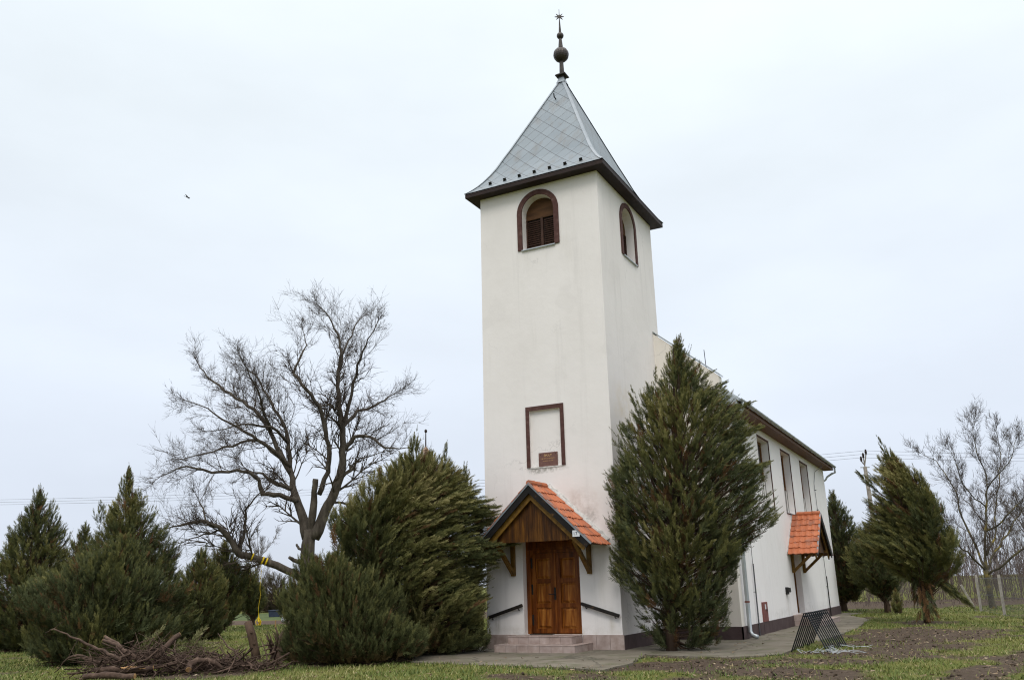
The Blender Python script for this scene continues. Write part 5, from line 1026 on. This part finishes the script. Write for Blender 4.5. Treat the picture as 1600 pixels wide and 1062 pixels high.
# thicket of bare saplings beyond the fence, one mass
def thicket(name, n, dlo, dhi, llo, lhi, hlo, hhi, seed, mat, twigs=9, rad=.02):
    rr = random.Random(seed); mb = MB()
    for _ in range(n):
        d = rr.uniform(dlo, dhi); f = rr.random(); x, y = at_px_depth(d, (llo+(lhi-llo)*f)*d); h = rr.uniform(hlo, hhi); p0 = Vector((x, y, -.1)); tp = p0+Vector((rr.gauss(0, .08)*h, rr.gauss(0, .08)*h, h)); mid = p0.lerp(tp, .5)+Vector((rr.gauss(0, .15), rr.gauss(0, .15), 0))
        mb.tube([p0, mid, tp], [rad*h/4, rad*.7*h/4, .006], 3, False)
        for k in range(twigs):
            f2 = rr.uniform(.25, .95); q = p0.lerp(mid, f2*2) if f2 < .5 else mid.lerp(tp, f2*2-1); a = rr.uniform(0, 6.28); l_ = h*(1-f2*.7)*rr.uniform(.15, .35); e_ = q+Vector((math.cos(a)*l_*.6, math.sin(a)*l_*.6, l_*.8)); mb.tube([q, q.lerp(e_, .5)+Vector((0, 0, -.05)), e_], [.012, .009, .004], 3, False)
            for j in range(2): a2 = rr.uniform(0, 6.28); q2 = q.lerp(e_, rr.uniform(.4, .9)); mb.tube([q2, q2+Vector((math.cos(a2)*l_*.3, math.sin(a2)*l_*.3, l_*.35))], [.007, .003], 3, False)
    return kind(mb.build(name, mat, fix=False), 'stuff')
thicket('bare_thicket', 420, 58, 82, .36, .66, 2.2, 5.0, 61, THIN_MAR, 9)
thicket('bare_thicket', 300, 84, 110, .30, .75, 4.0, 7.5, 62, THIN_GREY, 9, .03)
thicket('brown_weeds', 500, 50, 60, .30, .66, .3, 1.2, 63, THIN_MAR, 4)
thicket('bare_thicket', 200, 105, 140, -.75, -.25, 3.5, 6, 64, THIN_GREY, 8, .03)
# rounded brown bushes beyond the field
BUSHF = foliage('brown_bush_foliage', (.05, .045, .03), (.075, .062, .042), (.095, .082, .05), (.13, .11, .07), (.085, .06, .045))
for i, (dep, lat, w, h, lab) in enumerate([(80, -21.9, 2.3, 3.5, 'rounded brown green bush beyond the field, left of the low juniper shrub'), (88, -29.0, 2.6, 2.6, 'low brown bush at the far side of the green field'), (84, -19.2, 2.2, 2.8, 'olive brown bush at the field edge nearest the church')]):
    b_ = at_px_depth(dep, lat); juniper('field_bush', lab, b_, [(0, -w*.8, w*.8), (h*.3, -w, w), (h*.65, -w*.8, w*.8), (h*.95, -w*.3, w*.3), (h, -.1, .1)], BUSHF, 260, 70+i, F=13, upb=.8, tint0=.5, Ls=1.0, cat='bush', group='bushes beyond the field')

# ------------------------------------------------------------------ things on the grass
def flat_end(mb, p_, d, r_): 
    d = Vector(d).normalized(); mb.tube([Vector(p_), Vector(p_)+d*.006], [r_, r_*.97], 10)
def branch_thing(name, label, pts, rad, cat='branch', cut0=False, cut1=False, k=8, seed=1, forks=0):
    rr = random.Random(seed); pts = [Vector(p_) for p_ in pts]; Q_, RR = [pts[0]], [rad[0]]
    for i in range(len(pts)-1):
        for f in (1/3, 2/3, 1): Q_.append(pts[i].lerp(pts[i+1], f)+Vector((rr.gauss(0, .012), rr.gauss(0, .012), rr.gauss(0, .012)))); RR.append((rad[i]*(1-f)+rad[i+1]*f)*(1+rr.uniform(-.1, .12)))
    mb = MB(); mb.tube(Q_, RR, k)
    for _ in range(forks):
        i = rr.randrange(2, len(Q_)-1); d = (Q_[i]-Q_[i-1]).normalized(); v = d+Vector((rr.gauss(0, .6), rr.gauss(0, .6), rr.gauss(.2, .5))); q = Q_[i]; l_ = rr.uniform(.25, .6); mb.tube([q, q+v*l_*.5, q+v*l_*.9+Vector((0, 0, -.04))], [RR[i]*.5, RR[i]*.3, .004], 5)
    base = min(pts, key=lambda q: q.z); o = mb.build(name, DEADWOOD, None, tuple(base), smooth=True); tag(o, label, cat, 'cut branches on the pile')
    for flag, a, b, r_ in ((cut0, Q_[0], Q_[1], RR[0]), (cut1, Q_[-1], Q_[-2], RR[-1])):
        if flag: mb = MB(); flat_end(mb, a, a-b, r_*.96); mb.build('cut_face', CUTWOOD, o)
    return o
branch_thing('cut_branch', 'long thin branch pointing out to the upper left of the brush pile', [(-6.63, -8.66, 0.91), (-6.31, -8.69, 0.98), (-5.77, -8.61, 0.82), (-5.16, -8.5, 0.6), (-4.7, -8.46, 0.48), (-4.27, -8.44, 0.33)], [.008, .014, .022, .03, .035, .045], forks=3)
branch_thing('cut_branch', 'stout sawn branch with a pale cut end rising at the left of the brush pile', [(-5.16, -8.23, 0.8), (-4.79, -8.19, 0.64), (-4.43, -8.15, 0.46), (-4.05, -8.1, 0.28)], [.035, .04, .048, .055], cut0=True, seed=3)
branch_thing('cut_branch', 'short forked stub with a pale end beside the stout sawn branch', [(-5.1, -8.31, 0.73), (-4.88, -8.25, 0.67), (-4.6, -8.19, 0.56)], [.034, .036, .04], cut0=True, seed=4)
branch_thing('cut_branch', 'thick bare log sticking up to the right at the back of the brush pile', [(-3.83, -7.31, 0.80), (-3.91, -7.57, 0.58), (-3.95, -7.85, 0.30)], [.052, .06, .066], cut0=True, seed=5)
branch_thing('cut_branch', 'thin pale stick standing upright in the middle of the brush pile', [(-4.02, -7.85, 0.76), (-4.11, -7.9, 0.59), (-4.15, -7.92, 0.32)], [.012, .02, .024], seed=6, cut0=True)
lg = branch_thing('cut_log', 'split log with orange torn wood lying at the front of the brush pile', [(-4.5, -8.9, 0.16), (-4.21, -8.67, 0.17), (-3.98, -8.47, 0.14), (-3.55, -8.2, 0.17)], [.06, .066, .06, .045], cat='log', seed=7, cut1=True)
mb = MB(); rr = random.Random(8)
for k in range(9):
    f = k/8; q = Vector((-4.08, -8.62, .20)).lerp(Vector((-3.80, -8.44, .20)), f); mb.tube([q, q+Vector((.08, .04, rr.uniform(-.03, .03))), q+Vector((.17, .1, rr.uniform(-.04, .02)))], [.018, .015, .003], 4)
mb.build('torn_wood', CUTWOOD, lg)
branch_thing('cut_log', 'dark log lying flat on the grass at the very front of the brush pile', [(-4.35, -9.27, 0.07), (-3.95, -9.06, 0.09), (-3.4, -8.78, 0.07)], [.06, .068, .06], cat='log', seed=9, cut1=True)
branch_thing('cut_log', 'bent log with two round sawn ends at the right of the brush pile', [(-2.96, -7.78, 0.11), (-3.03, -7.68, 0.21), (-2.98, -7.54, 0.29), (-2.79, -7.32, 0.24), (-2.63, -7.13, 0.10)], [.065, .065, .06, .05, .04], cat='log', cut0=True, seed=10)
branch_thing('cut_branch', 'long low branch running right from the bent log to the root stump', [(-2.9, -7.27, 0.26), (-2.79, -6.83, 0.18), (-2.73, -6.43, 0.09), (-2.6, -5.9, 0.06)], [.045, .042, .035, .025], seed=11, forks=3)
branch_thing('cut_branch', 'thin leaning branch right of the brush pile, its tip in the air', [(-3.53, -6.47, 0.78), (-3.18, -6.48, 0.51), (-2.88, -6.5, 0.32), (-2.55, -6.54, 0.08)], [.008, .018, .026, .03], seed=12, forks=2)
branch_thing('cut_branch', 'thin arching branch at the left foot of the brush pile', [(-5.72, -8.97, 0.10), (-5.42, -8.89, 0.4), (-5.11, -8.8, 0.46), (-4.58, -8.6, 0.22)], [.010, .02, .025, .03], seed=13, forks=3)
def twigs():
    rr = random.Random(77); mb = MB()
    for k in range(760):
        f = rr.random(); c_ = Vector((-4.85, -8.55, 0)).lerp(Vector((-2.4, -6.2, 0)), f)+Vector((rr.gauss(0, .34), rr.gauss(0, .30), 0)); top = max(.08, .60*(1-abs(f-.30)*1.35)); z = rr.random()**1.4*top
        a = rr.gauss(.55, 1.2)+(math.pi if rr.random() < .5 else 0); l_ = rr.uniform(.2, 1.15); d = Vector((math.cos(a), math.sin(a), rr.gauss(.06, .45))); q = c_+Vector((0, 0, z+.03)); pts = [q-d*l_/2, q-d*l_*.15+Vector((rr.gauss(0, .04), rr.gauss(0, .04), rr.gauss(0, .03))), q+d*l_*.2+Vector((rr.gauss(0, .05), rr.gauss(0, .05), rr.gauss(.02, .03))), q+d*l_/2+Vector((rr.gauss(0, .08), rr.gauss(0, .08), rr.gauss(0, .05)))]
        for p_ in pts: p_.z = max(.015, p_.z)
        r_ = rr.choice((.004, .005, .007, .009, .012, .016, .024)); mb.tube(pts, [r_, r_*.9, r_*.7, r_*.3], 5, False)
    kind(mb.build('brush_twigs', DEADWOOD, smooth=True, fix=False), 'stuff')
twigs()
def cut_greens():
    g = np.random.default_rng(21); n = 20; f = g.random(n); base = np.array([-6.0, -6.9, .15])+f[:, None]*np.array([1.3, .9, .0])+g.normal(0, .15, (n, 3))*np.array([1, 1, .5]); base[:, 2] = np.abs(base[:, 2])+.12
    d0 = unit(np.array([.75, .3, .22])+g.normal(0, .35, (n, 3))); v, q = plumes(base, d0, unit(d0+np.array([0, 0, -.15])), g.uniform(.5, .85, n), np.full(n, .78), 16, g, fl=.45, spread=.4)
    v[:, 2] = np.maximum(v[:, 2], .02); loc = np.array([-5, -6, 0.]); o = bpy.data.objects.new('felled_juniper_top', np_mesh('felled_juniper_top', v-loc, np.arange(len(v)).reshape(-1, 4), JUN_BL, q)); COL.objects.link(o); o.location = tuple(loc)
    tag(o, 'pale green cut juniper top lying behind the brush pile', 'cut juniper')
cut_greens()
# leaning stump and root stump
mb = MB(); mb.tube([(-4.86, -3.79, -.02), (-4.93, -3.79, .2), (-5.07, -3.78, 0.55), (-5.26, -3.76, 0.90)], [.125, .115, .115, .105], 12); o = mb.build('tree_stump', JBARK, None, (-4.86, -3.79, 0), smooth=True); tag(o, 'grey tree stump leaning left on the grass between brush pile and low shrub', 'stump')
mb = MB(); flat_end(mb, (-5.26, -3.76, .90), (-.19, .02, .35), .10); mb.build('cut_face', DEADWOOD, o)
for k in range(2):
    mb = MB(); z = .35+.28*k; c_ = Vector((-4.86, -3.79, 0)).lerp(Vector((-5.26, -3.76, .9)), z/.9); mb.tube([c_+Vector((.08, -.06, 0)), c_+Vector((.14, -.11, .03))], [.04, .03], 7); mb.build('branch_stub', JBARK, o)
def rootball():
    rr = random.Random(5); C0 = Vector((-3.52, -4.35, 0)); mb = MB()
    mb.tube([C0+Vector((.02, 0, -.05)), C0+Vector((0, 0, .2)), C0+Vector((.03, .02, .5)), C0+Vector((.08, .03, .74))], [.3, .24, .15, .05], 12)
    for k in range(70):
        a = rr.uniform(0, 6.28); r_ = rr.uniform(.05, .26); z = rr.uniform(.03, .5); p0 = C0+Vector((r_*math.cos(a), r_*math.sin(a), z)); upw = rr.random() < .6
        d = Vector((math.cos(a)*.4, math.sin(a)*.4, .8 if upw else -.25)) if upw else Vector((math.cos(a), math.sin(a), -.2)); l_ = rr.uniform(.2, .45); e_ = p0+d*l_; e_.z = max(.02, e_.z); mb.tube([p0, p0.lerp(e_, .5)+Vector((rr.gauss(0, .03), rr.gauss(0, .03), .02)), e_+Vector((rr.gauss(0, .03), rr.gauss(0, .03), 0))], [rr.uniform(.02, .04), .018, .005], 5)
    o = mb.build('root_stump', DEADWOOD, None, tuple(C0), smooth=True); tag(o, 'uprooted brown stump with tangled roots at the left side of the low juniper shrub', 'stump')
    mb = MB(); mb.tube([(-3.52, -4.56, 0.22), (-3.48, -4.52, 0.64), (-3.54, -4.56, 0.82)], [.035, .022, .018], 6); s_ = mb.build('root_spike', DEADWOOD, o, smooth=True)
    mb = MB(); mb.tube([(-3.54, -4.56, 0.82), (-3.54, -4.565, 0.98)], [.018, .014], 6); mb.build('peeled_tip', CUTWOOD, s_)
rootball()

# A-frame trestles stacked in a row
mb = MB()
proto = thing('metal_trestle', 'x', 'trestle', (8.56, .12, 0), 'black A-frame trestles standing in a row')
def leg_mesh(sx):
    mb = MB(); a = Vector((8.56+sx*.44, .12-sx*.13, .0)); b = Vector((8.56+sx*.03, .12, .87)); mb.beam(a, b, .026, .034, (0, 1, 0)); return mb
for sx in (-1, 1): leg_mesh(sx).build('leg', BLACK_MET, proto)
mb = MB(); mb.box(8.56-.035, 8.56+.035, .095, .145, .868, .880); mb.build('top_plate', BLACK_MET, proto, bevel=.003)
mb = MB(); mb.beam((8.56-.06, .1, .80), (8.56+.06, .1, .80), .012, .03); mb.build('brace', BLACK_MET, proto)
NT = 11; ords = ['first', 'second', 'third', 'fourth', 'fifth', 'sixth', 'seventh', 'eighth', 'ninth', 'tenth', 'last']
for k in range(NT):
    if k == 0: o = proto
    else:
        o = proto.copy(); COL.objects.link(o)
        for ch in list(proto.children): c_ = ch.copy(); COL.objects.link(c_); c_.parent = o
    o.location = (8.56+.012*k, .12+.215*k, 0); o.rotation_euler = (0, 0, R((k*37 % 7-3)*.35)); 
    o['label'] = ('black metal A-frame trestle standing nearest the camera in the row' if k == 0 else 'black metal A-frame trestle at the far end of the row, nearest the side steps' if k == NT-1 else f'black metal A-frame trestle, {ords[k]} from the near end of the row')
def tangle():
    rr = random.Random(14); mb = MB()
    for k in range(13):
        c_ = Vector((8.95+rr.gauss(0, .22), -.15+rr.gauss(0, .2), .03)); pts = [c_]
        for j in range(6): pts.append(pts[-1]+Vector((rr.gauss(.05, .12), rr.gauss(0, .1), 0))); pts[-1].z = max(.015, .05+rr.gauss(0, .05))
        mb.tube(pts, .0035, 4, False)
    for k in range(2): mb.tube([Vector((9.1+j*.12, 1.2+k*.2-.02*j+rr.gauss(0, .03), .05+abs(rr.gauss(0, .03)))) for j in range(7)], .004, 4, False)
    tag(mb.build('plastic_twine', PALESACK, None, (8.95, -.2, 0), fix=False), 'tangle of pale plastic twine on the grass at the feet of the trestles', 'twine')
tangle()

# wire fence at right
fence = thing('wire_fence', 'wire mesh fence on concrete posts along the right side of the garden', 'fence', (12.03, 24.97, 0))
FP = [(12.03, 24.97), (12.9, 19.8), (13.75, 14.7), (14.6, 9.6)]
for x, y in FP:
    mb = MB(); mb.beam((x, y, -.1), (x+.03, y+.02, 1.62), .11, .10, (0, 1, 0)); mb.build('post', CONC_POST, fence, bevel=.012)
mb = MB(); mb.beam((11.38, 24.78, 1.2), (11.85, 25.0, .0), .10, .10, (0, 1, 0)); mb.build('leaning_brace_post', CONC_POST, fence, bevel=.01)
BK = [(12.03, 24.97), (17.0, 28.3), (22, 31.6)]
for x, y in BK[1:]: mb = MB(); mb.beam((x, y, -.1), (x, y, 1.6), .1, .1, (0, 1, 0)); mb.build('post', CONC_POST, fence, bevel=.012)
def mesh_run(a, b, hgt=1.45):
    a, b = Vector((*a, 0)), Vector((*b, 0)); l_ = (b-a).length; d = (b-a)/l_; mb = MB(); st_ = .17; n = int((l_+hgt)/st_)
    for sg in (1, -1):
        for k in range(n):
            u0 = k*st_-(hgt if sg > 0 else 0); u1 = u0+sg*hgt if sg > 0 else u0-hgt
            # line from (u0, 0) to (u1, hgt), clipped
            t0, t1 = 0., 1.; du = u1-u0
            for lo, hi in ((0, l_),):
                ta, tb = (lo-u0)/du, (hi-u0)/du; t0 = max(t0, min(ta, tb)); t1 = min(t1, max(ta, tb))
            if t1 <= t0: continue
            mb.tube([a+d*(u0+du*t0)+Vector((0, 0, .03+hgt*t0)), a+d*(u0+du*t1)+Vector((0, 0, .03+hgt*t1))], .0018, 3, False)
    for z in (.05, .75, 1.48): mb.tube([a+Vector((0, 0, z)), b+Vector((0, 0, z))], .005, 4)
    mb.build('wire_mesh', WIRE, fence, fix=False)
for a, b in zip(FP, FP[1:]): mesh_run(a, b)
for a, b in zip(BK, BK[1:]): mesh_run(a, b)
# power line
pole = thing('utility_pole', 'wooden power pole with insulators behind the windswept juniper at right', 'utility pole', (6.15, 44.86, 0))
PX, PY = 6.15, 44.86
mb = MB(); mb.tube([(PX, PY, -.2), (PX-.15, PY-.1, 9.3)], [.19, .13], 10); mb.build('pole_shaft', GREY_POLE, pole, smooth=True)
lx, ly = PX-.15, PY-.1; arms = []
mb = MB()
for z in (8.7, 9.25): mb.beam((lx-.32*RH[0], ly-.32*RH[1], z), (lx+.32*RH[0], ly+.32*RH[1], z), .08, .07)
mb.build('steel_clamp', GALV, pole)
for o_, z in ((-.2, 9.95), (-.02, 10.2), (.2, 10.45)):
    q = Vector((lx+o_*RH[0], ly+o_*RH[1], z)); mb = MB(); mb.tube([(lx, ly, 8.8), Vector((lx, ly, 9.4)), q-Vector((0, 0, .25))], .045, 6); ar = mb.build('insulator_arm', GREY_POLE, pole)
    mb = MB(); mb.lathe((q.x, q.y), [(.05, q.z-.26), (.09, q.z-.2), (.06, q.z-.14), (.1, q.z-.08), (.06, q.z-.02), (.07, q.z+.04), (.03, q.z+.1)], 10); mb.build('insulator', SOFFIT, ar); arms.append(q)
for i, q in enumerate(arms):
    e1 = Vector((-78.6-i*.3, 12.0+i*.3, 9.8+.22*i)); e2 = q+Vector((RH[0]*60, RH[1]*60+6, .3))
    mb = MB(); n = 24
    mb.tube([q.lerp(e1, k/n)-Vector((0, 0, 1.1*4*(k/n)*(1-k/n))) for k in range(n+1)], .008, 4); mb.tube([q.lerp(e2, k/12)-Vector((0, 0, .8*4*(k/12)*(1-k/12))) for k in range(13)], .008, 4)
    tag(mb.build('power_wire', IRON, None, tuple(q)), ('lowest overhead power wire', 'middle overhead power wire', 'topmost overhead power wire')[i]+' running left and right from the pole', 'power line', 'overhead wires')
# wooden bell tower far behind the windswept juniper
bt = thing('bell_tower', 'distant belfry with a rusty pointed tin roof, only its tip rising above the windswept juniper', 'bell tower', (-20.94, 28.44, 0)); bc = Vector((-20.94, 28.44, 0))
mb = MB(); s_ = .95
for sx in (-1, 1):
    for sy in (-1, 1): mb.beam(bc+Vector((sx*s_, sy*s_, -.1)), bc+Vector((sx*s_*.8, sy*s_*.8, 8.2)), .22, .22, (0, 1, 0))
for z in (2.5, 5., 7.8):
    for a, b in (((-1, -1), (1, -1)), ((1, -1), (1, 1)), ((1, 1), (-1, 1)), ((-1, 1), (-1, -1))): k = s_*(1-.2*z/8.2); mb.beam(bc+Vector((a[0]*k, a[1]*k, z)), bc+Vector((b[0]*k, b[1]*k, z)), .16, .16)
mb.build('timber_frame', OLDWOOD, bt)
mb = MB(); mb.add([bc+Vector((x*1.55, y*1.55, 8.1)) for x, y in ((-1, -1), (1, -1), (1, 1), (-1, 1))]+[bc+Vector((x*.75, y*.75, 9.75)) for x, y in ((-1, -1), (1, -1), (1, 1), (-1, 1))]+[bc+Vector((0, 0, 11.35))], [(0, 1, 5, 4), (1, 2, 6, 5), (2, 3, 7, 6), (3, 0, 4, 7), (4, 5, 8), (5, 6, 8), (6, 7, 8), (7, 4, 8), (3, 2, 1, 0)]); mb.build('roof', RUSTROOF, bt)
mb = MB(); mb.tube([bc+Vector((0, 0, 11.2)), bc+Vector((0, 0, 12.3))], [.05, .035], 6); mb.lathe((bc.x, bc.y), [(.02, 12.22), (.1, 12.3), (.1, 12.42), (.02, 12.5)], 8); mb.build('finial', SOFFIT, bt)
mb = MB(); mb.lathe((bc.x, bc.y), [(.42, 6.2), (.36, 6.4), (.28, 6.8), (.15, 7.0), (.05, 7.05)], 14); mb.build('bell', BRONZE, bt)
# small containers at the field edge
mb = MB(); x, y = -32.6, 26.85
mb.prism([(-.38, 0), (.38, 0), (.44, .42), (-.44, .42)], lambda u, v, d: tuple(Vector((x, y, v))+Vector(RH)*u+Vector(FH)*d), -.45, .45)
o = tag(mb.build('water_trough', BLUECAN, None, (x, y, 0), bevel=.03), 'dark blue trough standing at the far edge of the green field', 'trough'); 
mb = MB(); mb.prism([(-.47, .42), (.47, .42), (.47, .47), (-.47, .47)], lambda u, v, d: tuple(Vector((x, y, v))+Vector(RH)*u+Vector(FH)*d), -.49, .49); mb.build('rim', BLUECAN, o)
x, y = at_px_depth(52, -13.55); mb = MB(); mb.lathe((x, y), [(.18, 0), (.22, .12), (.2, .4), (.15, .5), (.06, .55)], 9); o = tag(mb.build('plastic_sack', PALESACK, None, (x, y, 0), smooth=True), 'pale plastic sack standing on the grass beside the low juniper shrub', 'sack')
# bird
bq = Vector((-37.19, 19.93, 30.95)); bd = thing('bird', 'small dark bird gliding high in the sky left of the big tree', 'bird', tuple(bq))
ax = (Vector(RH)*.93+Vector((0, 0, -.36))).normalized(); sd_ = Vector(FH)
mb = MB(); mb.tube([bq-ax*.17, bq-ax*.1, bq, bq+ax*.12, bq+ax*.17, bq+ax*.21], [.008, .035, .05, .035, .028, .004], 8); mb.build('body', BIRD, bd, smooth=True)
for sg in (-1, 1):
    mb = MB(); w0 = bq+sd_*sg*.04; mb.add([w0-ax*.07, w0+ax*.07, w0+sd_*sg*.2+ax*.05+Vector((0, 0, .05)), w0+sd_*sg*.42-ax*.05+Vector((0, 0, .03)), w0+sd_*sg*.2-ax*.06+Vector((0, 0, .05))]+[v+Vector((0, 0, .012)) for v in (w0-ax*.07, w0+ax*.07, w0+sd_*sg*.2+ax*.05+Vector((0, 0, .05)), w0+sd_*sg*.42-ax*.05+Vector((0, 0, .03)), w0+sd_*sg*.2-ax*.06+Vector((0, 0, .05)))], [(0, 1, 2, 3, 4), (9, 8, 7, 6, 5), (0, 5, 6, 1), (1, 6, 7, 2), (2, 7, 8, 3), (3, 8, 9, 4), (4, 9, 5, 0)]); mb.build('wing', BIRD, bd)
mb = MB(); mb.add([bq-ax*.15, bq-ax*.3+sd_*.06, bq-ax*.3-sd_*.06, bq-ax*.15+Vector((0, 0, .012)), bq-ax*.3+sd_*.06+Vector((0, 0, .012)), bq-ax*.3-sd_*.06+Vector((0, 0, .012))], [(0, 1, 2), (3, 5, 4), (0, 3, 4, 1), (1, 4, 5, 2), (2, 5, 3, 0)]); mb.build('tail', BIRD, bd)
